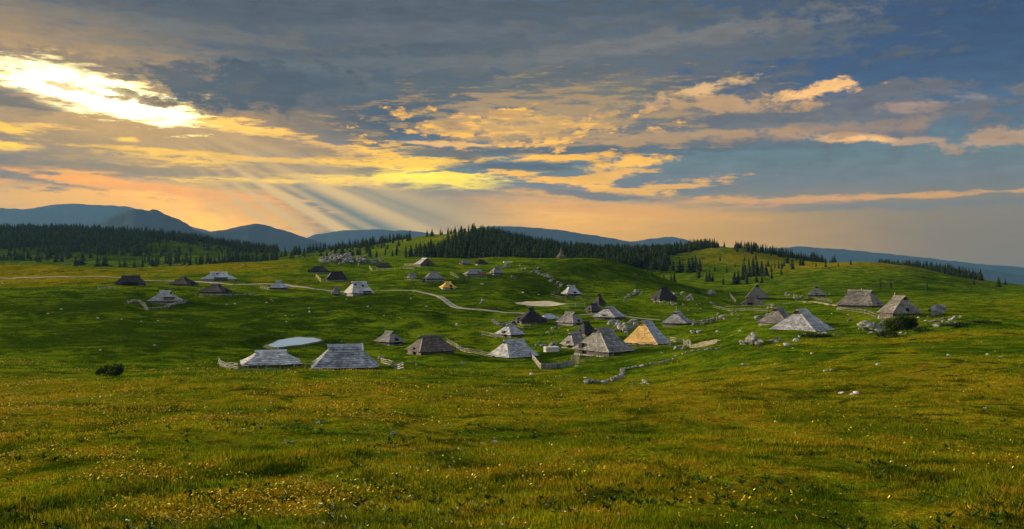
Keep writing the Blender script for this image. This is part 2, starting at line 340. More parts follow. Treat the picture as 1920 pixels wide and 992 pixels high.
def _hash(ix, iy, s):
    h = (ix*374761393 + iy*668265263 + s*1442695041) & 0xffffffff
    h = ((h ^ (h >> 13))*1274126177) & 0xffffffff
    return ((h ^ (h >> 16)) & 0xffff)/65535.0
def vnoise(x, y, s=0):
    x = np.asarray(x, float); y = np.asarray(y, float)
    ix = np.floor(x).astype(np.int64); iy = np.floor(y).astype(np.int64); fx = x-ix; fy = y-iy
    fx = fx*fx*(3-2*fx); fy = fy*fy*(3-2*fy)
    a = _hash(ix, iy, s); b = _hash(ix+1, iy, s); c = _hash(ix, iy+1, s); d = _hash(ix+1, iy+1, s)
    return (a*(1-fx)+b*fx)*(1-fy)+(c*(1-fx)+d*fx)*fy - .5
def fbm(x, y, s=0, o=4):
    t = 0
    for k in range(o): t = t + vnoise(x*2**k, y*2**k, s+k)/2**k
    return t
PONDC = ((552-CX)/F*170, 170.0)
POND_Z = -(640.5-HZ)/F*170
def zf(x, y):
    x = np.asarray(x, float); y = np.asarray(y, float)
    z = zbase(x, y)
    nf = np.exp(-np.maximum(y, 0)/90.)
    z = z + .34*nf*vnoise(x/3.1, y/3.1, 3) + .15*nf*vnoise(x/1.3, y/1.3, 4) + .80*np.exp(-np.maximum(y, 0)/450.)*np.clip(y/60., 0, 1)*np.minimum(vnoise(x/5.7, y/8.5, 6)+.1, .28)
    z = z + np.minimum(.5, .12+np.maximum(y, 0)/500.)*fbm(x/11., y/11., 11, 2) + np.clip((y-120)/500., 0, 1)*3.0*fbm(x/45., y/45., 21, 2)
    q = ((x-PONDC[0])/6.5)**2 + ((y-PONDC[1])/15.)**2
    wq = np.clip(1.75-q, 0, 1)
    return z*(1-wq) + (POND_Z-.25)*wq
_LD = np.exp(np.linspace(math.log(12.5), math.log(2250), 900))
def hit(px, row):
    """the first point of the terrain seen along that line of sight"""
    x = (px-CX)/F*_LD; r = HZ - zf(x, _LD)/_LD*F
    k = np.nonzero(r <= row)[0]
    i = k[0] if len(k) else int(r.argmin())
    if 0 < i and len(k):
        t = (row-r[i-1])/(r[i]-r[i-1]-1e-9); d = _LD[i-1]+(_LD[i]-_LD[i-1])*min(max(t, 0), 1)
    else: d = _LD[i]
    xx = (px-CX)/F*d
    return xx, float(d), float(zf(xx, d))
def at(px, d):
    x = (px-CX)/F*d
    return x, d, float(zf(x, d))

# ------------------------------------------------------------------ object helpers
COL = scene.collection
def link(o, parent=None):
    COL.objects.link(o)
    if parent is not None: o.parent = parent
    return o
def tag(o, label=None, cat=None, group=None, kind=None):
    if label: o['label'] = label
    if cat: o['category'] = cat
    if group: o['group'] = group
    if kind: o['kind'] = kind
    return o
def empty(name, loc, rz=0.):
    o = bpy.data.objects.new(name, None); o.empty_display_size = .3
    o.location = loc; o.rotation_euler = (0, 0, rz); return link(o)
class MB:
    """collects faces for one mesh; tint is a per-face number kept as an attribute"""
    def __init__(s): s.v = []; s.f = []; s.t = []; s.m = []
    def face(s, pts, t=.5, m=0):
        n = len(s.v); s.v += [tuple(p) for p in pts]; s.f.append(tuple(range(n, n+len(pts)))); s.t.append(t); s.m.append(m)
    def box(s, c, h, rz=0., t=.5, m=0, top=1.):
        ca, sa_ = math.cos(rz), math.sin(rz); pts = []
        for k in (-1, 1):
            q = 1. if k < 0 else top
            for a, b in ((-1,-1), (1,-1), (1,1), (-1,1)):
                x, y = a*h[0]*q, b*h[1]*q
                pts.append((c[0]+x*ca-y*sa_, c[1]+x*sa_+y*ca, c[2]+k*h[2]))
        n = len(s.v); s.v += pts
        for f in ((3,2,1,0), (4,5,6,7), (0,1,5,4), (1,2,6,5), (2,3,7,6), (3,0,4,7)):
            s.f.append(tuple(n+i for i in f)); s.t.append(t); s.m.append(m)
    def bar(s, a, b, r=.05, n=5, t=.5, m=0, r2=None):
        a = np.array(a, float); b = np.array(b, float); r2 = r if r2 is None else r2
        d = b-a; d /= max(np.linalg.norm(d), 1e-6)
        u = np.cross(d, (0,0,1) if abs(d[2]) < .9 else (1,0,0)); u /= np.linalg.norm(u); v_ = np.cross(d, u)
        i0 = len(s.v)
        for p, rr in ((a, r), (b, r2)):
            for k in range(n):
                g = 2*math.pi*k/n; s.v.append(tuple(p+(u*math.cos(g)+v_*math.sin(g))*rr))
        for k in range(n):
            s.f.append((i0+k, i0+(k+1)%n, i0+n+(k+1)%n, i0+n+k)); s.t.append(t); s.m.append(m)
        s.f.append(tuple(range(i0+n-1, i0-1, -1))); s.t.append(t); s.m.append(m)
        s.f.append(tuple(range(i0+n, i0+2*n))); s.t.append(t); s.m.append(m)
    def mesh(s, name, mats):
        me = bpy.data.meshes.new(name); me.from_pydata(s.v, [], s.f)
        for m in (mats if isinstance(mats, (list, tuple)) else [mats]): me.materials.append(m)
        a = me.attributes.new('tint', 'FLOAT', 'FACE'); a.data.foreach_set('value', np.array(s.t, np.float32))
        if any(s.m): me.polygons.foreach_set('material_index', np.array(s.m, np.int32))
        me.update(); return me
    def build(s, name, mats, parent=None):
        return link(bpy.data.objects.new(name, s.mesh(name, mats)), parent)
def np_mesh(name, V, Fc, mats, tint=None, smooth_=False, mi=None):
    """numpy vertices and equal-sized faces"""
    me = bpy.data.meshes.new(name); V = np.asarray(V, np.float32); Fc = np.asarray(Fc, np.int32); k = Fc.shape[1]
    me.vertices.add(len(V)); me.vertices.foreach_set('co', V.ravel())
    me.loops.add(Fc.size); me.loops.foreach_set('vertex_index', Fc.ravel())
    me.polygons.add(len(Fc)); me.polygons.foreach_set('loop_start', np.arange(0, Fc.size, k, dtype=np.int32))
    for m in (mats if isinstance(mats, (list, tuple)) else [mats]): me.materials.append(m)
    if tint is not None:
        a = me.attributes.new('tint', 'FLOAT', 'FACE'); a.data.foreach_set('value', np.asarray(tint, np.float32))
    if mi is not None: me.polygons.foreach_set('material_index', np.asarray(mi, np.int32))
    me.polygons.foreach_set('use_smooth', np.full(len(Fc), smooth_))
    me.update(calc_edges=True); return me

# ------------------------------------------------------------------ materials
def mat(name):
    m = bpy.data.materials.new(name); m.use_nodes = True; t = m.node_tree; t.nodes.clear()
    o = t.nodes.new('ShaderNodeOutputMaterial'); b = t.nodes.new('ShaderNodeBsdfPrincipled'); t.links.new(b.outputs[0], o.inputs[0])
    b.inputs['Specular IOR Level'].default_value = .08; b.inputs['Roughness'].default_value = .9
    return m, t, b, o
def tnode(t, ty, **k):
    n = t.nodes.new(ty)
    for a, b in k.items(): setattr(n, a, b)
    return n
def tnoise(t, scale, detail=4, rough=.55, vec=None, dist=0.):
    n = tnode(t, 'ShaderNodeTexNoise'); n.inputs['Scale'].default_value = scale; n.inputs['Detail'].default_value = detail
    n.inputs['Roughness'].default_value = rough; n.inputs['Distortion'].default_value = dist
    if vec is not None: t.links.new(vec, n.inputs['Vector'])
    return n.outputs[0]
def tmath(t, op, a, b=None, clamp=False):
    n = tnode(t, 'ShaderNodeMath', operation=op, use_clamp=clamp)
    for i, v in enumerate((a, b)):
        if v is None: continue
        if isinstance(v, (int, float)): n.inputs[i].default_value = v
        else: t.links.new(v, n.inputs[i])
    return n.outputs[0]
def tmix(t, fac, a, b, blend='MIX'):
    n = tnode(t, 'ShaderNodeMix', data_type='RGBA', blend_type=blend, clamp_factor=True)
    for i, v in ((0, fac), (6, a), (7, b)):
        if isinstance(v, (int, float)): n.inputs[i].default_value = v
        elif isinstance(v, (tuple, list)): n.inputs[i].default_value = (*v[:3], 1)
        else: t.links.new(v, n.inputs[i])
    return n.outputs[2]
def tramp(t, v, lo, hi, a=0., b=1.):
    n = tnode(t, 'ShaderNodeMapRange', interpolation_type='SMOOTHSTEP'); t.links.new(v, n.inputs[0])
    for i, q in ((1, lo), (2, hi), (3, a), (4, b)): n.inputs[i].default_value = q
    return n.outputs[0]
def tattr(t, name):
    n = tnode(t, 'ShaderNodeAttribute', attribute_name=name); return n.outputs['Fac']
def tpos(t): return tnode(t, 'ShaderNodeNewGeometry').outputs['Position']
def tbump(t, b, h, strength=.5, dist=.1):
    n = tnode(t, 'ShaderNodeBump'); n.inputs['Strength'].default_value = strength; n.inputs['Distance'].default_value = dist
    t.links.new(h, n.inputs['Height']); t.links.new(n.outputs[0], b.inputs['Normal'])
def scale_rgb(t, col, v):
    n = tnode(t, 'ShaderNodeVectorMath', operation='SCALE')
    if isinstance(col, (tuple, list)): n.inputs[0].default_value = col[:3]
    else: t.links.new(col, n.inputs[0])
    t.links.new(v, n.inputs['Scale']); return n.outputs[0]

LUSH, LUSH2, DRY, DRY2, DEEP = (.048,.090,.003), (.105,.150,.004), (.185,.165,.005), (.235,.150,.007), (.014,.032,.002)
def grass_color(t, fine=True):
    p = tpos(t); dry = tattr(t, 'dry')  # low values also carry the painted shade of the slopes
    big = tnoise(t, .018, 4, .6, p); mid = tnoise(t, .11, 5, .6, p, 1.2); sm = tnoise(t, .9, 4, .6, p)
    lush = tmix(t, tramp(t, mid, .40, .60), LUSH, LUSH2)
    dr = tmix(t, tramp(t, sm, .4, .62), DRY, DRY2)
    k = tmath(t, 'ADD', dry, tmath(t, 'MULTIPLY', tmath(t, 'SUBTRACT', big, .5), 1.3))  # dry holds turf dryness and the painted slope shade
    k = tmath(t, 'ADD', k, tmath(t, 'MULTIPLY', tmath(t, 'SUBTRACT', mid, .5), 1.5))
    k = tmath(t, 'ADD', k, tmath(t, 'MULTIPLY', tmath(t, 'SUBTRACT', sm, .5), .7))
    lush = tmix(t, tramp(t, k, -.55, .05, .75, 0), lush, DEEP)  # deep green for lush turf and for slope shade painted into the colour
    c = tmix(t, tramp(t, k, .1, .95), lush, dr)
    tus = tnoise(t, .34, 5, .65, p, .8)
    c = tmix(t, tramp(t, tus, .50, .64, 0, .8), c, DEEP)         # tussocks of darker sedge
    return c, p, sm, mid
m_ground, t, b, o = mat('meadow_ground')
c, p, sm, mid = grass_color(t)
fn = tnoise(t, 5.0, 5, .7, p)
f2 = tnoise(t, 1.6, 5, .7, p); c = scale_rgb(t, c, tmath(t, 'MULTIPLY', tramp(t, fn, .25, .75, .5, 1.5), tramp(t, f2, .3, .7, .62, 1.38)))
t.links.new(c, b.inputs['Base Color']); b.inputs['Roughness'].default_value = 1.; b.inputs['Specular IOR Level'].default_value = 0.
tbump(t, b, tmath(t, 'ADD', fn, tmath(t, 'MULTIPLY', sm, 2.5)), .9, .35)
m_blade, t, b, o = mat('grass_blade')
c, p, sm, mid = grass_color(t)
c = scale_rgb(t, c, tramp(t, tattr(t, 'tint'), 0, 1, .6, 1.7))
t.nodes.remove(b)
df = tnode(t, 'ShaderNodeBsdfDiffuse'); tl = tnode(t, 'ShaderNodeBsdfTranslucent'); mx = tnode(t, 'ShaderNodeMixShader'); mx.inputs[0].default_value = .4
t.links.new(c, df.inputs[0]); t.links.new(c, tl.inputs[0]); t.links.new(df.outputs[0], mx.inputs[1]); t.links.new(tl.outputs[0], mx.inputs[2]); t.links.new(mx.outputs[0], o.inputs[0])
def petal(name, a, b_):
    m, t, b, o = mat(name); c = tmix(t, tattr(t, 'tint'), a, b_); t.links.new(c, b.inputs['Base Color']); b.inputs['Roughness'].default_value = .7; return m
m_yellow = petal('yellow_petal', (.62,.36,.015), (.80,.58,.05)); m_white = petal('white_petal', (.55,.50,.22), (.75,.72,.45))
def wood(name, col, rough=.8, streaky=1., lo=.62, hi=1.45):
    m, t, b, o = mat(name); tx = tnode(t, 'ShaderNodeTexCoord').outputs['Object']
    mp = tnode(t, 'ShaderNodeMapping'); mp.inputs['Scale'].default_value = (1.2, 1.2, .35); t.links.new(tx, mp.inputs[0])
    n1 = tnoise(t, 3.0, 5, .65, mp.outputs[0]); n2 = tnoise(t, .35, 4, .6, tx)
    v = tmath(t, 'MULTIPLY', tramp(t, tattr(t, 'tint'), 0, 1, lo, hi), tmath(t, 'MULTIPLY', tramp(t, n1, .25, .75, .72, 1.25), tramp(t, n2, .3, .7, .75, 1.2)))
    rd = tnode(t, 'ShaderNodeObjectInfo').outputs['Random']; v = tmath(t, 'MULTIPLY', v, tramp(t, rd, 0, 1, .82, 1.16))
    c = scale_rgb(t, col, v); n4 = tnoise(t, .9, 5, .65, tx); c = tmix(t, tramp(t, n4, .52, .70, 0, .45), c, tuple(q*.42 for q in col)); c = tmix(t, tramp(t, n2, .56, .70, 0, .22), c, (.07, .075, .03))
    t.links.new(c, b.inputs['Base Color']); b.inputs['Roughness'].default_value = rough; b.inputs['Specular IOR Level'].default_value = .25
    tbump(t, b, n1, .5, .04); return m
W = {k: wood('shingle_'+k, c) for k, c in dict(pale=(.40,.385,.37), grey=(.27,.268,.275), weathered=(.175,.168,.15), dim=(.17,.158,.145), warm=(.18,.158,.135),
     brown=(.095,.075,.058), dark=(.036,.035,.036), black=(.017,.017,.020), yellow=(.62,.37,.06)).items()}
m_orange = wood('new_orange_board', (.60,.37,.115), lo=.8, hi=1.2)
m_timber = wood('dark_timber', (.075,.058,.045)); m_greyboard = wood('grey_board', (.20,.185,.16)); m_paleboard = wood('pale_board', (.34,.31,.25))
m_hole = wood('black_opening', (.010,.009,.008)); m_lime = wood('limewash', (.62,.60,.56), lo=.9, hi=1.05); m_fence = wood('fence_pole', (.25,.22,.17)); m_fencedim = wood('fence_pole_grey', (.15,.14,.11))
m_fenceyel = wood('fence_pole_yellow', (.55,.43,.16)); m_redboard = wood('red_brown_board', (.24,.085,.04)); m_footing = wood('stone_footing', (.22,.21,.19))
m_rock, t, b, o = mat('limestone')
tx = tnode(t, 'ShaderNodeTexCoord').outputs['Object']; p = tpos(t)
n1 = tnoise(t, .9, 6, .65, p); n2 = tnoise(t, 3.5, 5, .7, p); n3 = tnoise(t, .25, 2, .5, p)
c = tmix(t, tramp(t, n1, .35, .65), (.10,.098,.085), (.29,.28,.25)); c = tmix(t, tramp(t, n2, .52, .66, 0, .85), c, (.07,.07,.055)); c = tmix(t, tramp(t, n3, .52, .66, 0, .5), c, (.10,.11,.05))
t.links.new(c, b.inputs['Base Color']); tbump(t, b, n2, .8, .2)
m_stone, t, b, o = mat('white_stone')
p = tpos(t); c = tmix(t, tramp(t, tnoise(t, 1.3, 5, .65, p), .35, .65), (.24,.235,.21), (.52,.50,.46)); t.links.new(c, b.inputs['Base Color'])
def needle(name, a, b_):
    m, t, b, o = mat(name)
    c = scale_rgb(t, tmix(t, tnoise(t, .06, 3, .6, tpos(t)), a, b_), tramp(t, tattr(t, 'tint'), 0, 1, .5, 1.6)); t.nodes.remove(b)
    df = tnode(t, 'ShaderNodeBsdfDiffuse'); tl = tnode(t, 'ShaderNodeBsdfTranslucent'); mx = tnode(t, 'ShaderNodeMixShader'); mx.inputs[0].default_value = .2
    t.links.new(c, df.inputs[0]); t.links.new(c, tl.inputs[0]); t.links.new(df.outputs[0], mx.inputs[1]); t.links.new(tl.outputs[0], mx.inputs[2]); t.links.new(mx.outputs[0], o.inputs[0]); return m
m_needle = needle('spruce_needles', (.020,.036,.018), (.036,.052,.020)); m_bush = needle('juniper_leaves', (.018,.030,.012), (.035,.050,.016)); m_herb = needle('herb_leaves', (.030,.062,.008), (.060,.090,.012)); m_trunk = wood('bark', (.06,.045,.035))
m_path, t, b, o = mat('gravel_road')
p = tpos(t); c = tmix(t, tramp(t, tnoise(t, .7, 5, .65, p), .3, .7), (.28,.235,.16), (.46,.40,.29)); mid_ = tmath(t, 'ADD', tmath(t, 'ABSOLUTE', tattr(t, 'across')), tmath(t, 'MULTIPLY', tmath(t, 'SUBTRACT', tnoise(t, .8, 4, .6, p), .5), .35)); c = tmix(t, tramp(t, mid_, .06, .14, .75, 0), c, (.09, .10, .02)); c = tmix(t, tramp(t, mid_, .40, .48, 0, .7), c, (.10, .10, .03)); t.links.new(c, b.inputs['Base Color']); tbump(t, b, tnoise(t, 6, 3, .6, p), .4, .05)
m_sand, t, b, o = mat('pale_sand')
p = tpos(t); c = tmix(t, tramp(t, tnoise(t, .5, 5, .65, p), .3, .7), (.42,.33,.20), (.60,.50,.33)); t.links.new(c, b.inputs['Base Color'])
m_earth, t, b, o = mat('bare_earth')
p = tpos(t); c = tmix(t, tramp(t, tnoise(t, .8, 5, .65, p), .3, .7), (.25,.19,.10), (.40,.32,.18)); t.links.new(c, b.inputs['Base Color'])
m_water, t, b, o = mat('pond_water')
b.inputs['Base Color'].default_value = (.27,.38,.48,1); b.inputs['Roughness'].default_value = .32; b.inputs['Specular IOR Level'].default_value = .06
tbump(t, b, tnoise(t, 1.8, 3, .6, tpos(t)), .05, .02)
m_mount, t, b, o = mat('far_mountain')
p = tpos(t); c = tmix(t, tramp(t, tnoise(t, .0026, 7, .65, p), .4, .6), (.020,.032,.032), (.034,.045,.042)); t.links.new(c, b.inputs['Base Color']); b.inputs['Specular IOR Level'].default_value = 0.

# ------------------------------------------------------------------ the ground, one sheet to the edge of the plateau, then the valley floor
pxs = np.concatenate([np.linspace(-1100, -160, 60, endpoint=False), np.linspace(-160, 2080, 620), np.linspace(2080, 3100, 62)[1:]])
ds = np.concatenate([np.linspace(-45, 12.5, 24, endpoint=False), np.exp(np.linspace(math.log(12.5), math.log(2250), 620))])
PX, DD = np.meshgrid(pxs, ds)
GX = (PX-CX)/F*np.maximum(DD, 13.0); GZ = zf(GX, DD)
nr, nc = GX.shape
V = np.stack([GX, DD, GZ], -1).reshape(-1, 3)
rim = np.stack([GX[-1]*1.08, np.full(nc, 2430.), np.full(nc, -205.)], -1)
rim2 = np.stack([GX[-1]*6.8, np.full(nc, 14700.), np.full(nc, -225.)], -1)
V = np.concatenate([V, rim, rim2]); i = np.arange((nr+1)*nc).reshape(nr+1, nc); i = i[:, :-1].ravel()
Fq = np.stack([i, i+1, i+nc+1, i+nc], -1)
me = np_mesh('ground', V, Fq, m_ground, smooth_=True)
def dry_and_shade(px, d):
    """how dry and flowery the turf is, by place: the near meadow and the windy crests against the lush hollows, with the shade of the slopes painted in"""
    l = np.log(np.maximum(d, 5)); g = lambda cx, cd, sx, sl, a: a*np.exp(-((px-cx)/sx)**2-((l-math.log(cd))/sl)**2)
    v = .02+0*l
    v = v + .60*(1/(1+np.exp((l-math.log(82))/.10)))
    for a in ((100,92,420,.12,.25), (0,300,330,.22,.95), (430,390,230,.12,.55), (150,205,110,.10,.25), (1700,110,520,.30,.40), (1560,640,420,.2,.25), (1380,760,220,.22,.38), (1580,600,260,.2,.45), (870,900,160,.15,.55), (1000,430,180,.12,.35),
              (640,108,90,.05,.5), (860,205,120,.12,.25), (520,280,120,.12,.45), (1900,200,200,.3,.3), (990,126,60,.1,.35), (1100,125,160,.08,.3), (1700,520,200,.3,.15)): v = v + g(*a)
    for a in ((150,1130,520,.22,.6), (180,185,360,.30,1.1), (600,240,230,.12,.6), (300,240,160,.1,.3), (1130,365,150,.14,.7), (1000,300,170,.10,.3), (1680,420,160,.3,.5), (1320,600,120,.15,.4), (820,215,100,.08,.3), (1120,130,150,.10,.15), (1000,300,150,.15,.15), (1840,128,130,.07,.8), (1530,138,90,.06,.5)): v = v - g(*a)  # lush hollows, and shaded slopes and banks painted as deeper green
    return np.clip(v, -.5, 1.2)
dv = np.concatenate([dry_and_shade(PX, np.maximum(DD, 5)).ravel(), np.full(2*nc, .0)])
at_ = me.attributes.new('dry', 'FLOAT', 'POINT'); at_.data.foreach_set('value', dv.astype(np.float32))  # turf dryness together with the painted slope shade
tag(link(bpy.data.objects.new('ground', me)), kind='structure')

def ribbon(name, pts, widths, m, lift=.10, n=140, rag=.0):
    """a strip that lies on the ground along places given on the terrain"""
    P3 = np.array(pts, float)[:, :2]; s = np.concatenate([[0], np.cumsum(np.linalg.norm(np.diff(P3, axis=0), axis=1))])
    u = np.linspace(0, s[-1], n)
    def cr_(k):
        out = np.interp(u, s, P3[:, k])
        for _ in range(max(1, n//40)): out[1:-1] = (out[:-2]+2*out[1:-1]+out[2:])/4
        return out
    x, y = cr_(0), cr_(1); tx_, ty_ = np.gradient(x), np.gradient(y); l = np.hypot(tx_, ty_); nx, ny = -ty_/l, tx_/l
    wd = np.interp(u, s, widths); q = np.linspace(-.5, .5, 7); VV = []
    for j, k in enumerate(q):
        e = 1 + (rag*vnoise(u/1.7, np.full(n, 7.7+j*0+(k > 0)*9), 5) if abs(k) > .4 else 0)
        a, c_ = x+nx*wd*k*e, y+ny*wd*k*e
        VV.append(np.stack([a, c_, zf(a, c_)+lift*(1-.6*(abs(k) > .45))], -1))
    VV = np.stack(VV, 1).reshape(-1, 3); i = (np.arange(n-1)[:, None]*7+np.arange(6)).ravel()
    me = np_mesh(name, VV, np.stack([i, i+7, i+8, i+1], -1), m, smooth_=True)
    a_ = me.attributes.new('across', 'FLOAT', 'POINT'); a_.data.foreach_set('value', np.tile(q.astype(np.float32), n))
    return tag(link(bpy.data.objects.new(name, me)), kind='structure')
road = [at(p, d) for p, d in ((440,296),(490,300),(530,298),(560,291),(600,283),(640,280),(668,281),(700,281),(740,283),(778,278),(806,268),(824,257),(838,247),(852,240),(872,237),(905,236),(940,235),(985,233))]
ribbon('gravel_road', road, [2.4]*len(road), m_path, .14, 200, .3)
track = [at(p, d) for p, d in ((-260,312),(-60,312),(60,312),(140,312),(230,308),(268,300),(300,300),(360,306),(440,296))]
ribbon('farm_track', track, [2.0]*6+[2.2]*3, m_path, .16, 160, .35)
ribbon('sand_patch', [at(966,252), at(1000,254), at(1047,258)], [2.0, 9.5, 10.0], m_sand, .16, 60, .25)
ribbon('village_path', [at(1085,226), at(1140,228), at(1200,222), at(1240,216)], [1.5, 1.4, 1.6, 1.2], m_path, .12, 60, .5)
ribbon('bare_bank', [hit(1293,652), hit(1318,648), hit(1328,640)], [1.5, 5.0, 3.5], m_earth, .10, 40, .6)
ribbon('worn_footway', [hit(1360,575), hit(1440,572), hit(1500,566), hit(1570,574)], [1.2]*4, m_earth, .12, 60, .5)
# pond
rnd0 = random.Random(3)
m_mud, t, b, o = mat('muddy_bank'); p = tpos(t); c = tmix(t, tramp(t, tnoise(t, 1.1, 5, .65, p), .4, .6), (.09,.075,.035), (.05,.07,.012)); t.links.new(c, b.inputs['Base Color'])
V = []; n = 48
for k in range(n):
    a = 2*math.pi*k/n; r = 1+.10*math.sin(3*a+1)+.05*math.sin(7*a)
    V.append((PONDC[0]+4.0*r*math.cos(a), PONDC[1]+10.5*r*math.sin(a), POND_Z))
mb = MB(); mb.face(V); tag(mb.build('pond', m_water), kind='structure')
VB = []
for sc_, lift in ((.93, -.06), (1.04, .05), (1.17, None)):
    for k in range(n):
        x_, y_ = PONDC[0]+(V[k][0]-PONDC[0])*sc_*(1+.05*rnd0.uniform(-1, 1)*(sc_ > 1)), PONDC[1]+(V[k][1]-PONDC[1])*sc_
        VB.append((x_, y_, POND_Z+lift if lift is not None else max(float(zf(x_, y_)), POND_Z-.2)+.02))
tag(link(bpy.data.objects.new('pond_bank', np_mesh('pond_bank', VB, [(r*n+k, r*n+(k+1) % n, (r+1)*n+(k+1) % n, (r+1)*n+k) for r in range(2) for k in range(n)], m_mud))), kind='structure')

# ------------------------------------------------------------------ far mountains, each a solid ridge
def mountain(D, prof, thick, sd_):
    prof = sorted(prof); xs_ = np.array([p_[0] for p_ in prof], float); rs_ = np.array([p_[1] for p_ in prof], float)
    nu, nv = 260, 41; u = np.linspace(xs_[0], xs_[-1], nu); r = np.interp(u, xs_, rs_)
    for _ in range(2): r[1:-1] = (r[:-2]+2*r[1:-1]+r[2:])/4
    r = r + 1.6*fbm(u/14., u*0, sd_, 4)
    x = (u-CX)/F*D; zt = (HZ-r)/F*D; base = -226.
    v = np.linspace(-1, 1, nv); VX, VV = np.meshgrid(x, v); ZT = np.meshgrid(zt, v)[0]
    prof_ = np.maximum(0, 1-np.abs(VV)**.9)
    rid = 1+.30*np.abs(VV)*fbm(VX/D*40, VV*2.5, sd_+50, 4)*(1-np.abs(VV))*4
    Zm = base+(ZT-base)*prof_*np.clip(rid, .3, 1.6)
    Zm = np.where(np.abs(VV) < .02, ZT, Zm)
    vv = np.stack([VX*(1+VV*thick/D), D+VV*thick, Zm], -1).reshape(-1, 3)
    i = np.arange(nv*nu).reshape(nv, nu)[:-1, :-1].ravel()
    me = np_mesh('mountain', vv, np.stack([i, i+1, i+nu+1, i+nu], -1), m_mount, smooth_=True)
    tag(link(bpy.data.objects.new('mountain', me)), kind='structure')
mountain(13080, [(-700,470),(-400,410),(-200,394),(-60,391),(0,390),(40,392),(70,390),(95,384),(130,382),(180,384),(235,387),(290,398),(360,425),(440,446),(620,475)], 1488, 1)
mountain(6800, [(60,480),(130,446),(165,428),(200,409),(228,397),(250,392),(266,394),(276,397),(286,392),(298,395),(310,402),(335,411),(352,420),(362,430),(384,437),(430,450),(500,480)], 1008, 2)
mountain(7600, [(290,480),(340,452),(385,436),(430,429),(465,421),(484,420),(505,424),(545,436),(590,451),(625,463),(700,485)], 912, 3)
mountain(12720, [(520,470),(590,440),(640,432),(700,430),(770,433),(840,441),(930,470)], 912, 4)
mountain(10320, [(800,470),(850,444),(885,430),(915,424),(962,424),(1010,427),(1060,433),(1110,441),(1160,449),(1200,457),(1235,470),(1300,492)], 1152, 5)
mountain(7440, [(880,480),(915,455),(938,445),(965,448),(992,458),(1070,478)], 624, 6)
mountain(12720, [(1100,480),(1160,456),(1210,449),(1250,444),(1275,446),(1310,457),(1400,468),(1500,462),(1560,466),(1650,474),(1750,485),(1830,494),(1950,504),(2200,510),(2700,500)], 1008, 7)
mountain(9600, [(1600,520),(1690,503),(1750,495),(1800,497),(1850,506),(1920,517),(2050,524),(2400,520),(2900,530)], 912, 8)

# ------------------------------------------------------------------ the air
hz, t, b, o = mat('haze_air'); t.nodes.remove(b)
pv = tnode(t, 'ShaderNodeVolumePrincipled'); pv.inputs['Color'].default_value = (.13,.27,.46,1); pv.inputs['Density'].default_value = 0.45e-4; pv.inputs['Anisotropy'].default_value = .1
t.links.new(pv.outputs[0], o.inputs['Volume'])
mb = MB(); mb.box((0, 7250, 390), (21500, 7500, 620)); hb = mb.build('haze', hz); tag(hb, kind='stuff')

# ------------------------------------------------------------------ herdsmen's huts
rng = random.Random(7)
def roof_side(mb, A, B_, n, prof, side_rng, t0=0., t1=1., thick=.10, tone=0.):
    """courses of shingles between two moving edges: A(t), B_(t) give the ends of the course line at height t"""
    sx = side_rng.uniform(.04, .15)
    def dip(p_, u, t_): return p_-np.array((0, 0, sx*4*u*(1-u)*(.4+.6*t_)))
    for i in range(n):
        ta, tb = t0+(t1-t0)*i/n, t0+(t1-t0)*(i+1)/n
        a0, b0, a1, b1 = (np.array(q, float) for q in (A(ta), B_(ta), A(tb), B_(tb)))
        nrm = np.cross(b0-a0, a1-a0); l = np.linalg.norm(nrm); nrm = nrm/l if l > 1e-6 else np.array((0,0,1.))
        if nrm[2] < 0: nrm = -nrm
        wd = np.linalg.norm(b0-a0); k = max(2, int(wd/.42)); row_t = side_rng.uniform(-.12, .12)
        cuts = [0]+[min(max((j+side_rng.uniform(-.3, .3))/k, 0), 1) for j in range(1, k)]+[1]
        for j in range(k):
            u, v = cuts[j], cuts[j+1]; drop = side_rng.uniform(0, .13); h = thick*side_rng.uniform(.7, 1.3)
            lo_u = a0+(b0-a0)*u; lo_v = a0+(b0-a0)*v; hi_u = a1+(b1-a1)*u; hi_v = a1+(b1-a1)*v
            lo_u, lo_v, hi_u, hi_v = dip(lo_u, u, ta), dip(lo_v, v, ta), dip(hi_u, u, tb), dip(hi_v, v, tb)
            dn_u = (lo_u-hi_u); dn_u /= max(np.linalg.norm(dn_u), 1e-6)
            t = min(max(.5+tone+row_t+side_rng.gauss(0, .20), 0), 1)
            pu, pv_ = lo_u+nrm*h+dn_u*(.05+drop), lo_v+nrm*h+dn_u*(.05+drop)
            mb.face((pu, pv_, hi_v+nrm*.012, hi_u+nrm*.012), t)
            mb.face((lo_u-nrm*.03, lo_v-nrm*.03, pv_, pu), t*.2)
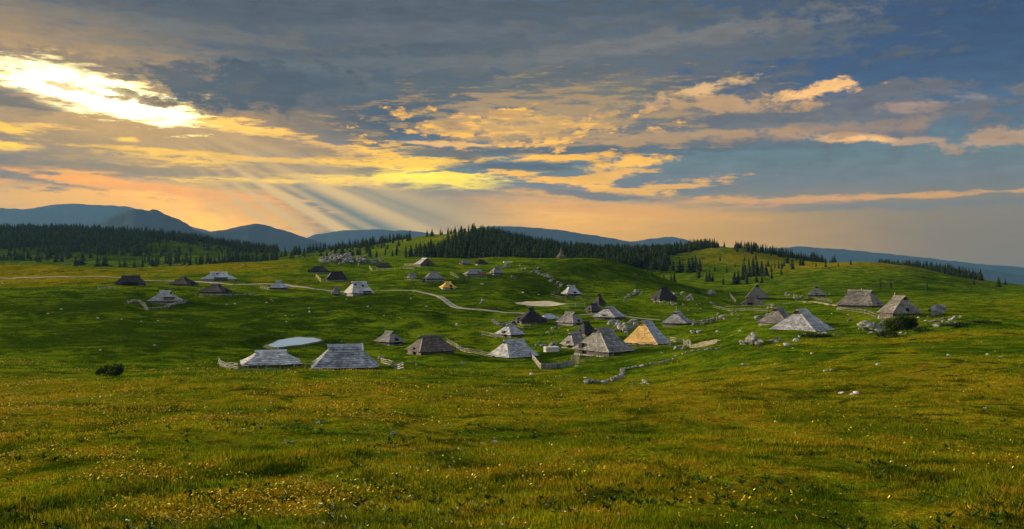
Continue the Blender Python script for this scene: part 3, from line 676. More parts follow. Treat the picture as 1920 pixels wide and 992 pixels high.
def make_hut(xl, xc, xr, base, top, rl, rr, d, th, hip, kind, label, extra):
    s = F/d; cxp = (xl+xr)/2
    a, b_ = (xc-xl)/s, (xr-xc)/s; t_ = R(abs(th))
    Wd, Ln = (a/math.sin(t_), b_/math.cos(t_)) if hip == 'l' else (b_/math.sin(t_), a/math.cos(t_))
    Wd = min(max(Wd, 2.6), 1.25*Ln+2); Ln = max(Ln, 2.8)
    Rg = (rr-rl)/s/math.cos(t_) if rr > 10 else rr-rl
    Rg = min(max(Rg-.35, .4), Ln*.58)
    x, y, _ = at(cxp, d)
    ca, sa_ = math.cos(R(th)), math.sin(R(th))
    q = [(x+ca*i*Ln*.42-sa_*j*Wd*.42, y+sa_*i*Ln*.42+ca*j*Wd*.42) for i in (-1,1) for j in (-1,1)]
    zc = float(np.mean(zf(np.array([p_[0] for p_ in q]+[x]), np.array([p_[1] for p_ in q]+[y]))))
    zt = -(top-HZ)/F*d; H = max(zt-zc, 1.9)
    root = empty('herdsman_hut', (x, y, zc), R(th)); tag(root, label, 'hut', 'shingled herdsmen huts of the mountain village')
    M_ = W['black' if kind == 'black' else 'dark' if kind == 'dark' else 'grey' if kind == 'orange' else 'pale' if kind == 'darkend' else kind]
    he = extra.get('low', min(.62, H*.2)); tg = .80; rg_ = random.Random(int(xl*7+base))
    sag = rg_.uniform(.02, .07)
    def X(t): return Ln/2+(Rg/2-Ln/2)*(min(t, tg)/tg)**.92
    def Y(t): return max(Wd/2*(1-t**.94), .02)
    def Z(t): return he+(H-he)*t
    def wob(t): return -sag*math.sin(math.pi*t)
    XO = lambda t: X(t) if t < tg-1e-6 else Rg/2+.22
    nrow = max(6, min(12, int(math.hypot(H-he, Wd/2)/.46))); ng = max(2, int(nrow*.2)); nl = nrow-ng
    mb = MB()
    for sg in (-1, 1):
        roof_side(mb, lambda t: (-X(t), sg*Y(t), Z(t)+wob(t)), lambda t: (X(t), sg*Y(t), Z(t)+wob(t)), nl, None, rg_, 0, tg)
        roof_side(mb, lambda t: (-Rg/2-.22, sg*Y(t), Z(t)), lambda t: (Rg/2+.22, sg*Y(t), Z(t)), ng, None, rg_, tg, 1)
    hipmb = MB() if kind in ('orange', 'darkend') else mb
    for sg in (-1, 1):
        tgt = hipmb if (sg == (-1 if hip == 'l' else 1)) else mb
        roof_side(tgt, lambda t: (sg*X(t), -Y(t), Z(t)+wob(t)), lambda t: (sg*X(t), Y(t), Z(t)+wob(t)), nl, None, rg_, 0, tg)
    roof = mb.build('roof', M_, root)
    if hipmb is not mb:
        hp = hipmb.build('hip_end', m_orange if kind == 'orange' else m_timber, root)
        hp['label'] = 'gable end clad in new orange boards' if kind == 'orange' else 'dark gable end'
    # ridge boards, gable triangles
    rb = MB()
    for sg in (-1, 1): rb.face(((-Rg/2-.3, sg*.30, H-.16), (Rg/2+.3, sg*.30, H-.16), (Rg/2+.3, 0, H+.10), (-Rg/2-.3, 0, H+.10)), .45)
    for e in (-1, 1): rb.face(((e*(Rg/2+.3), -.30, H-.16), (e*(Rg/2+.3), .30, H-.16), (e*(Rg/2+.3), 0, H+.10)), .3)
    rb.build('ridge_board', M_, root)
    for e in (-1, 1):
        g = MB(); yy = Y(tg)*.98
        g.face(((e*(Rg/2-.01), -yy, Z(tg)-.02), (e*(Rg/2-.01), yy, Z(tg)-.02), (e*(Rg/2-.01), 0, H-.05)), .5)
        g.face(((e*(Rg/2-.06), -yy, Z(tg)-.02), (e*(Rg/2-.06), yy, Z(tg)-.02), (e*(Rg/2-.06), 0, H-.05)), .5)
        g.build('gable', m_orange if (kind == 'orange' and e == (-1 if hip == 'l' else 1)) else m_hole if kind in ('warm', 'darkend') else m_timber, root)
    # wall of squared logs on a stone footing
    wl = MB(); iw = .42; wm = dict(lime=m_lime, board=m_paleboard).get(extra.get('wall'), m_timber if kind not in ('pale', 'yellow') else m_greyboard)
    nlog = 4
    for k in range(nlog):
        z0 = -.25+(he+.30)*k/nlog; hh = (he+.30)/nlog/2
        o_ = .0 if k % 2 else .025
        wl.box((0, 0, z0+hh), (Ln/2-iw+o_, Wd/2-iw+o_, hh-.008), 0, rg_.uniform(.3, .7))
    wl.build('wall', wm, root)
    ft = MB()
    for k in range(int(2*(Ln+Wd)/.7)):
        u = k*.7; e = [(Ln, 0), (Wd, 1), (Ln, 2), (Wd, 3)]; 
        for ln_, sd_ in e:
            if u <= ln_: break
            u -= ln_
        else: continue
        px_, py_ = {0: (-Ln/2+u, -Wd/2), 1: (Ln/2, -Wd/2+u), 2: (Ln/2-u, Wd/2), 3: (-Ln/2, Wd/2-u)}[sd_]
        k2 = .94-2*.3/max(Ln, Wd)
        ft.box((px_*k2, py_*k2, -.55), (.38, .32, .42+rg_.uniform(0, .1)), rg_.uniform(-.3, .3), rg_.uniform(.2, .9), 0, .85)
    ft.build('footing', m_footing, root)
    # door: a dark notch under a little hood, cut into the roof edge on the near long side or the hip
    def notch(sx, u, wd, h0, h1, nm, m_, out=.10, hood=True):
        """a box set into the slope: 'f' near long side, 'h' visible hip"""
        n = MB(); t = min(max((h1-he)/(H-he), .05), .7)
        if sx == 'f':
            yb = -Wd/2-.02; yi = -Y(t)+.1
            n.box((u, (yb+yi)/2+.12, (h0+h1)/2), (wd/2, abs(yi-yb)/2+.05, (h1-h0)/2)); c_ = (u, yb+.07, h1)
        else:
            e = -1 if hip == 'l' else 1; xb = e*(Ln/2+.02); xi = e*(X(t)-.1)
            n.box(((xb+xi)/2-e*.12, u, (h0+h1)/2), (abs(xi-xb)/2+.05, wd/2, (h1-h0)/2)); c_ = (xb-e*.07, u, h1)
        p_ = n.build(nm, m_, root)
        if hood and nm == 'porch':
            hd = MB()
            if sx == 'f': hd.box((u, (c_[1]-Y(t))/2, h1+.05), (wd/2+.12, abs(c_[1]+Y(t))/2+.2, .04))
            else: hd.box(((c_[0]+(-1 if hip == 'l' else 1)*X(t))/2, u, h1+.05), (abs(c_[0]-(-1 if hip == 'l' else 1)*X(t))/2+.2, wd/2+.12, .04))
            hd.build('hood', M_, p_)
    for a_ in extra.get('notch', [('h', 0., .75, -.1, 1.15, 'door')] if kind not in ('orange',) else []):
        notch(a_[0], a_[1], a_[2], a_[3], min(a_[4], H*.7), a_[5], a_[6] if len(a_) > 6 else m_hole)
    for u, t in extra.get('vent', []):
        vb = MB(); vb.box((u, -Y(t)-.02, Z(t)+.05), (.22, .25, .26)); vb.build('vent', m_hole, root)
    if extra.get('pole'):
        u, hh = extra['pole']; pb = MB(); pb.bar((u, 0, H-.1), (u, 0, H+hh), .07, 6); pb.build('ridge_pole', m_paleboard, root)
    if extra.get('corner'):
        cb = MB(); e = -1 if hip == 'l' else 1
        for k in range(10):
            t, t2 = tg*k/10, tg*(k+1)/10
            cb.bar((e*(X(t)+.05), -Y(t)-.05, Z(t)+.07+wob(t)), (e*(X(t2)+.05), -Y(t2)-.05, Z(t2)+.07+wob(t2)), .10, 5, .7)
        cb.build('hip_board', m_paleboard if extra['corner'] == 'pale' else M_, root)
    if extra.get('barge'):
        bb = MB()
        for sg in (-1, 1): bb.bar((Rg/2+.26, sg*Y(tg-.1), Z(tg-.1)), (Rg/2+.26, 0, H+.05), .12, 5, .8)
        bb.build('bargeboard', m_lime, root)
    return root
EXTRA = {443: dict(pole=(.9, .5), notch=[]), 576: dict(barge=1, notch=[], low=.3), 757: dict(corner='pale'), 914: dict(corner='pale', notch=[], low=.25), 1168: dict(low=.25, notch=[], corner='self'), 1073: dict(corner='pale', notch=[('h', 2.4, .9, -.1, 1.7, 'door')]),
  1041: dict(wall='board'), 1241: dict(pole=(-.6, 1.2), notch=[]), 1385: dict(wall='lime', notch=[('f', -.9, 1.6, -.2, 1.3, 'door')]), 1565: dict(pole=(.3, .5)), 1646: dict(pole=(-1.2, .6), notch=[('h', 0, .6, .4, 1.5, 'door')], corner='self'),
  1444: dict(notch=[], low=.05), 277: dict(notch=[('f', 1.3, 2.6, -.1, 1.7, 'porch', m_timber)], vent=[(1.5, .72)]), 375: dict(notch=[('f', .8, 4.4, .1, 1.15, 'porch', m_hole)], vent=[(-.6, .75)]), 216: dict(notch=[('f', .5, 4.6, -.2, .95, 'porch', m_hole)]),
  642: dict(vent=[(-1.6, .72), (.7, .62)], notch=[('f', 1.3, 2.5, -.1, 1.2, 'porch', m_hole)]), 608: dict(corner='pale'), 867: dict(vent=[(1.0, .7)], notch=[('f', 2.2, 2.6, -.1, 1.2, 'porch', m_redboard)]), 822: dict(wall='board', notch=[('f', .6, .8, -.1, 1.4, 'door')]),
  1052: dict(notch=[('f', .2, .8, -.1, 1.3, 'door')]), 1420: dict(low=.15, notch=[])}
for h in HUTS:
    make_hut(*h[:11], h[11], EXTRA.get(h[0], {}))

# chapel with a flared shingle spire on the crest
x, y, z = at(1052, 420); root = empty('chapel', (x, y, z)); tag(root, 'small wooden chapel with a sharp flared spire alone on the middle crest', 'chapel')
mb = MB(); n = 10
prof = [(2.5, 1.0), (1.75, 1.8), (1.15, 2.6), (.62, 3.5), (.25, 4.5), (.03, 5.6)]
for (r0, z0), (r1, z1) in zip(prof, prof[1:]):
    for k in range(n):
        a, b_ = 2*math.pi*k/n, 2*math.pi*(k+1)/n
        mb.face(((r0*math.cos(a), r0*math.sin(a), z0), (r0*math.cos(b_), r0*math.sin(b_), z0), (r1*math.cos(b_), r1*math.sin(b_), z1), (r1*math.cos(a), r1*math.sin(a), z1)), rng.random())
mb.build('spire', W['brown'], root)
mb = MB()
for k in range(n):
    a, b_ = 2*math.pi*k/n, 2*math.pi*(k+1)/n
    mb.face(((1.8*math.cos(a), 1.8*math.sin(a), -.8), (1.8*math.cos(b_), 1.8*math.sin(b_), -.8), (1.8*math.cos(b_), 1.8*math.sin(b_), 1.45), (1.8*math.cos(a), 1.8*math.sin(a), 1.45)), .5)
mb.build('wall', m_timber, root)
mb = MB(); mb.box((.3, -1.8, .5), (.4, .12, .75)); mb.build('door', m_hole, root)
mb = MB(); mb.bar((0, 0, 5.2), (0, 0, 6.3), .06); mb.bar((-.3, 0, 5.95), (.3, 0, 5.95), .05); mb.build('cross', m_timber, root)

# ------------------------------------------------------------------ fences, walls, yards
def walk(pts, step):
    P_ = np.array(pts, float)[:, :2]; s = np.concatenate([[0], np.cumsum(np.linalg.norm(np.diff(P_, axis=0), axis=1))])
    n = max(2, int(round(s[-1]/step))+1); u = np.linspace(0, s[-1], n)
    x, y = np.interp(u, s, P_[:, 0]), np.interp(u, s, P_[:, 1]); return np.stack([x, y, zf(x, y)], -1)
def fence(px, label, m=None, rails=3, hgt=.95, step=2.4, r=.042, group='wooden pole fences round the huts'):
    m = m or m_fence; p = walk([hit(*q) for q in px], step); root = empty('pole_fence', p[0]); tag(root, label, 'fence', group)
    o = p[0]; lean = [np.array((rng.uniform(-.08, .08), rng.uniform(-.08, .08), 0)) for _ in p]
    for q, l in zip(p, lean):
        b_ = MB(); b_.bar(q-o-(0, 0, .3), q-o+(0, 0, hgt*rng.uniform(.92, 1.12))+l, r*1.1, 6, rng.random()); b_.build('post', m, root)
    for k in range(rails):
        b_ = MB()
        for (q, l), (q2, l2) in zip(zip(p, lean), list(zip(p, lean))[1:]):
            h0 = hgt*(.28+.62*k/max(1, rails-1))
            b_.bar(q-o+l*.6+(0, 0, h0+rng.uniform(-.06, .06)), q2-o+l2*.6+(0, 0, h0+rng.uniform(-.06, .06)), r, 5, rng.random())
        b_.build('rail', m, root)
def planks(px, label, m, hgt=1.2, name='plank_fence'):
    p = walk([hit(*q) for q in px], .42); o = p[0]; root = empty(name, o); tag(root, label, 'fence', 'plank fences')
    bd = MB(); 
    for q, q2 in zip(p, p[1:]):
        rz = math.atan2(q2[1]-q[1], q2[0]-q[0]); c_ = (q+q2)/2-o; h_ = hgt*rng.uniform(.9, 1.06)
        bd.box((c_[0], c_[1], c_[2]+h_/2-.15), (np.linalg.norm((q2-q)[:2])/2*.96, .04, h_/2+.15), rz, rng.random())
    bd.build('boarding', m, root)
    for q, q2 in zip(p[::4], list(p[4::4])+[p[-1]]): 
        cp = MB(); cp.bar(q-o+(0, 0, hgt+.05), q2-o+(0, 0, hgt+.05), .07, 5, .7); cp.build('top_rail', m_fence, root)
    for q in p[::8]:
        b_ = MB(); b_.box(tuple(q-o+(0, .09, hgt/2)), (.08, .08, hgt/2+.2)); b_.build('post', m, root)
def ico(level=1):
    t = (1+5**.5)/2; v = [(-1,t,0),(1,t,0),(-1,-t,0),(1,-t,0),(0,-1,t),(0,1,t),(0,-1,-t),(0,1,-t),(t,0,-1),(t,0,1),(-t,0,-1),(-t,0,1)]
    f = [(0,11,5),(0,5,1),(0,1,7),(0,7,10),(0,10,11),(1,5,9),(5,11,4),(11,10,2),(10,7,6),(7,1,8),(3,9,4),(3,4,2),(3,2,6),(3,6,8),(3,8,9),(4,9,5),(2,4,11),(6,2,10),(8,6,7),(9,8,1)]
    v = [np.array(q)/np.linalg.norm(q) for q in v]
    for _ in range(level):
        nf = []; mid = {}
        def mp(a, b_):
            k = (min(a, b_), max(a, b_))
            if k not in mid: q = v[a]+v[b_]; v.append(q/np.linalg.norm(q)); mid[k] = len(v)-1
            return mid[k]
        for a, b_, c_ in f:
            x_, y_, z_ = mp(a, b_), mp(b_, c_), mp(c_, a); nf += [(a, x_, z_), (b_, y_, x_), (c_, z_, y_), (x_, y_, z_)]
        f = nf
    return np.array(v), np.array(f)
def rock_shape(seed, level=2, rough=.5):
    v, f = ico(level); rg_ = np.random.RandomState(seed); r = np.ones(len(v))
    for _ in range(9):                                    # flat broken faces
        d = rg_.normal(size=3); d /= np.linalg.norm(d); c_ = rg_.uniform(.55, .9); pr = v@d; r = np.where(pr > c_, r*c_/np.maximum(pr, .01)*.98, r)
    for k in range(3):
        A_ = rg_.normal(size=(3, 3))*2.2*2**k; r = r*(1+rough*.16/1.6**k*np.sin(v@A_[0]*1.3+rg_.uniform(0, 6))*np.cos(v@A_[1]+rg_.uniform(0, 6)))
    return v*r[:, None]*np.array([1, rg_.uniform(.7, 1), rg_.uniform(.6, .85)]), f
def stone_wall(px, label, hgt=.9, wid=.6, m=None, cat='wall', group='dry stone walls'):
    p = walk([hit(*q) for q in px], .5); vs_, fs_ = [], []; n = 0; base_ = [rock_shape(900+k, 1) for k in range(6)]
    for q in p:
        for lv in range(max(1, int(round(hgt/.38)))):
            v, f = base_[rng.randrange(6)]; s_ = rng.uniform(.24, .42); a = rng.uniform(0, 6)
            c_, s2 = math.cos(a), math.sin(a); v = v@np.array([[c_, s2, 0], [-s2, c_, 0], [0, 0, 1]])*(s_, s_, s_*.9)
            vs_.append(v+q+np.array((rng.uniform(-1, 1)*wid*.4, rng.uniform(-1, 1)*wid*.4, .12+lv*.36))); fs_.append(f+n); n += len(v)
    V = np.concatenate(vs_)-p[0]; me = np_mesh('dry_stone_wall', V, np.concatenate(fs_), m or m_rock, tint=np.random.RandomState(3).rand(sum(len(q) for q in fs_)))
    o = link(bpy.data.objects.new('dry_stone_wall', me)); o.location = p[0]; tag(o, label, cat, group)
fence([(409,684),(416,690),(446,695)], 'short pole fence at the left end of the pale hut by the pond', m_greyboard, 4, .95, 1.8)
fence([(448,698),(500,697),(576,690)], 'low grey pole fence running along the front of the pale hut by the pond', m_fencedim, 2, .9)
fence([(714,682),(735,688),(757,693)], 'pale bleached rail fence off the right end of the broad ridged hut', m_fence, 3, .9, 2.2)
fence([(838,643),(858,655),(880,663),(922,672)], 'long slanting pole fence between the brown roofed hut and the hut with the cream end', m_fence, 3, .95, 2.0)
planks([(996,668),(1004,680),(1015,692)], 'short slanting plank fence dropping from the hut with the cream end', m_greyboard, .7)
planks([(1016,692),(1045,690),(1074,685)], 'straight weathered plank fence in front of the village green', m_greyboard, .7)
fence([(1088,683),(1110,677),(1150,669)], 'thin rail fence along the front of the largest village hut', m_fencedim, 2, .9)
fence([(1176,654),(1200,655),(1228,653)], 'three rail fence in front of the orange gable end', m_fencedim, 4, 1.1, 1.8)
fence([(1257,641),(1280,645),(1296,652)], 'pale rail fence leading right from the hut with the orange gable end', m_fence, 3, 1.0)
stone_wall([(1300,611),(1320,608),(1343,603)], 'dark stone wall leading right from the hut with the bright spot', 1.0)
fence([(1033,556),(1050,546)], 'thin fence slanting up to the hut at the end of the boulder streak', m_fencedim, 2)
fence([(1033,557),(1060,562),(1108,559)], 'thin fence in front of the hut at the end of the boulder streak', m_fencedim, 2)
fence([(1338,577),(1372,584),(1440,584)], 'log fence below the hut with the whitewashed wall', m_fencedim, 2, .7)
fence([(1368,552),(1373,560),(1380,568)], 'short pale fence beside the hut with the dark triangular gable', m_fence, 2, 1.1)
fence([(758,524),(790,531),(836,526)], 'pole fence in front of the grey brown hut and its shed', m_fencedim, 2)
fence([(845,515),(860,523)], 'short pale fence slanting up beside the grey hut with the red lean-to', m_paleboard, 2)
fence([(862,524),(900,523),(946,520)], 'grey fence along the front of the grey hut with the red lean-to', m_fencedim, 2)
fence([(592,520),(602,530),(612,530)], 'yellow new rail fence corner beside the black hut', m_fenceyel, 3, 1.4)
fence([(692,503),(698,509),(740,507)], 'yellow rail corner fence around the dark low hut', m_fenceyel, 2, 1.1)
stone_wall([(240,569),(258,566),(278,582),(310,578),(352,566)], 'pale stone edging around the yard of the pale hut with the porch', .6)
stone_wall([(369,553),(400,554),(437,554),(478,552)], 'low stone edging under the dark pointed hut', .5)
fence([(184,541),(216,543)], 'low pale rails at the left of the dark broad hut', m_paleboard, 2, .8)
fence([(488,541),(506,545)], 'short pale rails beside the small lone pyramid hut', m_paleboard, 2, .9)
fence([(903,629),(915,631),(930,635)], 'short log fence ending at the small hut in front of the black pyramid', m_fence, 3, 1.0)
stone_wall([(922,603),(940,612),(965,606)], 'overgrown grey yard wall beside the black pyramid hut', .6)
fence([(970,614),(985,618),(1005,612)], 'thin yard rails below the black pyramid hut', m_fencedim, 2)
fence([(1572,582),(1605,586),(1640,595),(1660,606)], 'grey pole fence slanting down in front of the long brown grey hut', m_fencedim, 2, .8)
fence([(1508,560),(1530,562),(1560,568)], 'low rails below the hut with the small gable opening', m_fencedim, 2, .8)
fence([(758,497),(776,498)], 'upper short rails beside the hut with the big dark gable', m_paleboard, 2, .8)
fence([(756,504),(776,505)], 'lower short rails beside the hut with the big dark gable', m_paleboard, 2, .8)
fence([(1050,577),(1072,577),(1096,576)], 'whitish rail fence between the sand patch and the dark huts', m_paleboard, 2, 1.2)
stone_wall([(1098,720),(1132,719),(1155,712),(1165,705),(1170,694),(1200,688),(1236,681),(1262,675)], 'long winding low stone wall curving across the near green meadow', .55, .6)
stone_wall([(1290,662),(1315,658),(1330,656),(1352,655)], 'short row of pale wall stones beside the big boulder', .5)
# gate next to the plank fence
x, y, z = hit(1080, 683); root = empty('field_gate', (x, y, z), .1); tag(root, 'small yellow brown board gate at the right end of the straight plank fence', 'gate')
for e in (-1, 1):
    mb = MB(); mb.box((e*.62, 0, .55), (.07, .07, .85)); mb.build('post', m_fence, root)
mb = MB()
for k in range(5): mb.box((-.44+.22*k, 0, .65), (.10, .025, .6), 0, rng.random())
mb.build('boarding', m_fenceyel, root)
# stack of bleached boards
for px_, row, lab in ((1034,660,'stack of bleached boards on the green beside the patched grey hut'), (952,493,'long white board pile lying on the crest')):
    x, y, z = hit(px_, row); root = empty('board_stack', (x, y, z), .3); tag(root, lab, 'boards', 'stacks of boards')
    for k in range(5):
        mb = MB(); L_ = 1.3 if px_ > 1000 else 1.9; mb.box((rng.uniform(-.08, .08), rng.uniform(-.1, .1), .12+.2*k*(1 if px_ > 1000 else .5)), (L_, .6, .045), rng.uniform(-.06, .06), rng.random()); mb.build('board', m_lime, root)
# car
def car(px_, row, rz, label):
    x, y, z = hit(px_, row); root = empty('parked_car', (x, y, z), rz); tag(root, label, 'car')
    m, t, b, o = mat('car_paint'); b.inputs['Base Color'].default_value = (.48,.52,.58,1); b.inputs['Roughness'].default_value = .3; b.inputs['Specular IOR Level'].default_value = .5
    g, t, b, o = mat('car_glass'); b.inputs['Base Color'].default_value = (.02,.025,.03,1); b.inputs['Roughness'].default_value = .1; b.inputs['Specular IOR Level'].default_value = .6
    rb, t, b, o = mat('tyre_rubber'); b.inputs['Base Color'].default_value = (.02,.02,.02,1)
    pr = [(-2.1,.35),(-2.15,.75),(-1.95,.95),(-1.5,1.0),(-1.05,1.42),(.45,1.45),(1.05,1.0),(1.85,.86),(2.1,.65),(2.1,.35)]
    mb = MB()
    for s_ in (-1, 1): q = [(a, s_*(.82 if b_ < 1.1 else .64), b_) for a, b_ in pr]; mb.face(q if s_ < 0 else q[::-1])
    for (a, b_), (c_, d_) in zip(pr, pr[1:]+pr[:1]):
        w0, w1 = (.82 if b_ < 1.1 else .64), (.82 if d_ < 1.1 else .64)
        mb.face(((a, -w0, b_), (a, w0, b_), (c_, w1, d_), (c_, -w1, d_)))
    mb.build('body', m, root)
    for s_ in (-1, 1):
        mb = MB(); mb.face([(-1.30, s_*.80, 1.04), (.85, s_*.80, 1.04), (.40, s_*.665, 1.40), (-1.0, s_*.665, 1.40)]); mb.build('side_window', g, root)
    for q, nm in (([(.50,-.62,1.44),(.50,.62,1.44),(1.03,.78,1.03),(1.03,-.78,1.03)], 'windscreen'), ([(-1.10,-.62,1.41),(-1.10,.62,1.41),(-1.49,.78,1.03),(-1.49,-.78,1.03)], 'rear_window')):
        mb = MB(); e = 1 if nm == 'windscreen' else -1; mb.face([(a+e*.03, b_, c_+.02) for a, b_, c_ in q]); mb.build(nm, g, root)
    for a in (-1.3, 1.3):
        for s_ in (-1, 1):
            mb = MB(); mb.bar((a, s_*.66, .32), (a, s_*.86, .32), .32, 14); wh = mb.build('wheel', rb, root)
            mb = MB(); mb.bar((a, s_*.86, .32), (a, s_*.875, .32), .18, 10); mb.build('rim', m, wh)
car(1031, 600, .35, 'pale silver car parked at the right of the black pyramid hut')

# ------------------------------------------------------------------ rocks
ROCKS = [np_mesh('rock', *rock_shape(40+k, 2, .8), m_rock) for k in range(9)]
PALE = [np_mesh('pale_stone', *rock_shape(80+k, 2, .5), m_stone) for k in range(4)]
def rock(x, y, z, s_, label, group, meshes=ROCKS, flat=1., name='rock', cat='rock', sink=.25):
    o = link(bpy.data.objects.new(name, meshes[rng.randrange(len(meshes))])); o.location = (x, y, z+s_*flat*(.5-sink))
    o.scale = (s_*rng.uniform(.8, 1.25), s_*rng.uniform(.8, 1.2), s_*flat*rng.uniform(.75, 1.25)); o.rotation_euler = (rng.uniform(-.25, .25), rng.uniform(-.25, .25), rng.uniform(0, 6.3))
    return tag(o, label, cat, group)
def field(n, gen, smin, smax, label, group, flat=.9, meshes=ROCKS):
    for _ in range(n):
        px_, row = gen(); x, y, z = hit(px_, row)
        rock(x, y, z, smin+(smax-smin)*rng.random()**2, label, group, meshes, flat)
def along(pl, sx, sy):
    def g():
        k = rng.random()*(len(pl)-1); i_ = int(k); f = k-i_; a, b_ = pl[i_], pl[min(i_+1, len(pl)-1)]
        return a[0]+(b_[0]-a[0])*f+rng.gauss(0, sx), a[1]+(b_[1]-a[1])*f+rng.gauss(0, sy)
    return g
# the craggy knoll
for _ in range(100):
    k = rng.random(); px_ = 600+k*118; d = 412+rng.gauss(0, 9); x, y, z = at(px_, d)
    mid_ = max(0, 1-abs(px_-648)/55)
    rock(x, y, z+mid_*rng.random()*2.4, rng.uniform(.45, 1.1)+mid_*.5, 'grey crag among the boulders of the rocky knoll above the dark huts', 'crags of the rocky knoll', flat=1.1, name='crag', cat='crag')
field(12, along([(560,483),(585,480),(615,474)], 3, 1), .5, 1.1, 'small grey rock on the left shoulder of the rocky knoll', 'rocks on the shoulder of the knoll')
field(52, along([(968,506),(985,506),(1005,508),(1022,517),(1035,525),(1048,534),(1060,537)], 4, 3), .35, .95, 'pale boulder in the long streak running down the middle slope', 'boulder streak on the middle slope')
field(8, along([(960,517),(966,522)], 2, 1.5), .3, .6, 'pale rock at the upper left end of the boulder streak', 'rocks left of the boulder streak')
field(12, along([(936,502),(950,499),(964,504)], 2, 1.5), .4, .9, 'pale rock in the little row beside the small upright hut', 'little boulder row near the crest')
field(24, along([(1163,562),(1178,555),(1195,549),(1215,548)], 4, 3), .35, .95, 'grey rock in the stony field left of the ringed black hut', 'stony field left of the black hut')
field(18, along([(1262,556),(1280,555),(1300,556),(1296,564)], 5, 3), .4, 1.1, 'grey rock in the stony field right of the ringed black hut', 'stony field right of the black hut')
field(12, along([(1235,566),(1255,569),(1280,572)], 4, 1.5), .35, .8, 'grey rock below the ringed black hut', 'stony field below the black hut')
field(26, along([(1150,612),(1165,614),(1180,612),(1175,622),(1195,605)], 6, 4), .5, 1.2, 'jagged grey rock between the two-tone hut and the orange gable', 'jagged rocks behind the orange gable', flat=1.25)
field(14, along([(1012,642),(1030,648),(1048,652)], 5, 3), .35, .8, 'grey rubble rock on the green beside the patched hut', 'rubble on the village green')
field(10, along([(1010,628),(1030,622),(1050,612)], 3, 2), .3, .6, 'small grey rock in the row below the hut with the pale board wall', 'rock row on the village green')
field(14, along([(1470,555),(1490,552),(1505,557),(1490,562)], 4, 2.5), .4, 1.2, 'pale rock in the ring between the gabled huts', 'rock ring between the gabled huts')
field(5, along([(1448,574),(1440,580),(1446,584)], 3, 2), .4, .8, 'pale rock at the right of the whitewashed hut', 'rocks beside the whitewashed hut')
field(14, along([(1285,590),(1320,585),(1360,596),(1390,590)], 8, 5), .25, .7, 'small grey rock strewn over the green below the log fence', 'rocks on the green below the log fence')
field(12, along([(1440,640),(1480,632),(1530,628),(1575,622)], 6, 4), .25, .65, 'pale rock sticking out of the grassy mound', 'rocks on the grassy mound')
field(14, along([(1590,606),(1630,612),(1680,604),(1700,628)], 7, 5), .25, .7, 'grey rock among the boulders left of the dark bush', 'rocks left of the dark bush')
field(10, along([(1735,598),(1765,604),(1800,602)], 6, 4), .25, .65, 'grey rock around the tall upright boulder', 'rocks round the tall boulder')
field(10, along([(1236,640),(1275,652),(1300,648)], 5, 3), .25, .6, 'grey rock below the hut with the orange gable end', 'rocks below the orange gable hut')
def big(px_, row, wpx, label, flat=.8, meshes=ROCKS):
    x, y, z = hit(px_, row); return rock(x, y, z, wpx/2*y/F, label, 'big boulders', meshes, flat, 'boulder', 'boulder', .12)
big(1406,646,42,'largest grey boulder of the cluster on the near meadow'); big(1424,647,28,'right hand block of the big grey boulder cluster'); big(1394,646,20,'left hand block of the big grey boulder cluster'); big(1412,634,22,'top block of the big grey boulder cluster', 1.)
big(1628,620,46,'long pale boulder left of the dark bush'); big(1650,622,30,'brownish boulder touching the left of the dark bush',.7); big(1632,626,12,'small white block under the long pale boulder')
big(1760,590,30,'tall upright boulder standing on the right rise', 1.3); big(1767,585,14,'square block on the back of the tall upright boulder', 1.1)
big(1750,604,16,'flat boulder right of the dark bush',.6); big(1757,613,18,'round grey boulder right of the dark bush'); big(1787,600,20,'rightmost pale boulder on the dark bank',.7); big(1779,606,16,'low flat stone beside the rightmost boulder',.5)
big(1300,625,14,'left one of the pair of white boulders on the green',1.1,PALE); big(1311,624,12,'right one of the pair of white boulders on the green',1.1,PALE)
big(1331,552,22,'wide low grey boulder on the meadow behind the log fence',.7); big(1336,571,14,'square grey boulder above the log fence'); big(1310,572,10,'small grey boulder left of the square one')
big(1356,598,14,'grey boulder on the open green right of the hut with the bright spot',.8); big(1423,597,18,'dark round boulder left of the twin huts',1.); big(1439,594,8,'slim standing stone beside the dark round boulder',1.7)
big(1475,648,14,'white boulder below the mound',.6,PALE); big(1492,640,14,'pale slab leaning on the mound',.6,PALE); big(1500,632,8,'small pale slab near the top of the mound',.8,PALE); big(1486,654,8,'small white stone under the mound',.6,PALE)
big(1397,686,16,'pale boulder alone on the near right meadow',.6); big(1455,684,8,'small flat pale stone right of the lone meadow boulder',.5,PALE)
big(1208,718,14,'white rock heap block near the winding wall',.9,PALE); big(1188,722,8,'small grey rock left of the white heap',.8); big(1215,721,8,'right small block of the white heap',.8,PALE); big(1203,721,8,'left small block of the white heap',.8,PALE)
big(868,683,12,'low grey rock on the slope below the long pole fence',.7); big(830,674,6,'tiny grey stone below the brown roofed hut',.7); big(781,685,10,'grey flat stone right of the bleached rails',.6); big(996,702,10,'white flat stone under the plank fences',.6,PALE); big(1098,709,7,'white stone left of the winding wall',.7,PALE)
big(905,565,8,'upright white rock on the slope above the road',1.5,PALE); big(903,570,9,'grey rock below the upright white rock',.8); big(857,611,8,'white block on the green below the road',1.2,PALE); big(1082,687,7,'white stone at the foot of the gate',.8,PALE)
big(745,690,9,'white upright stone among the bleached rails',1.3,PALE); big(714,674,14,'grey rock behind the broad ridged hut',.8)
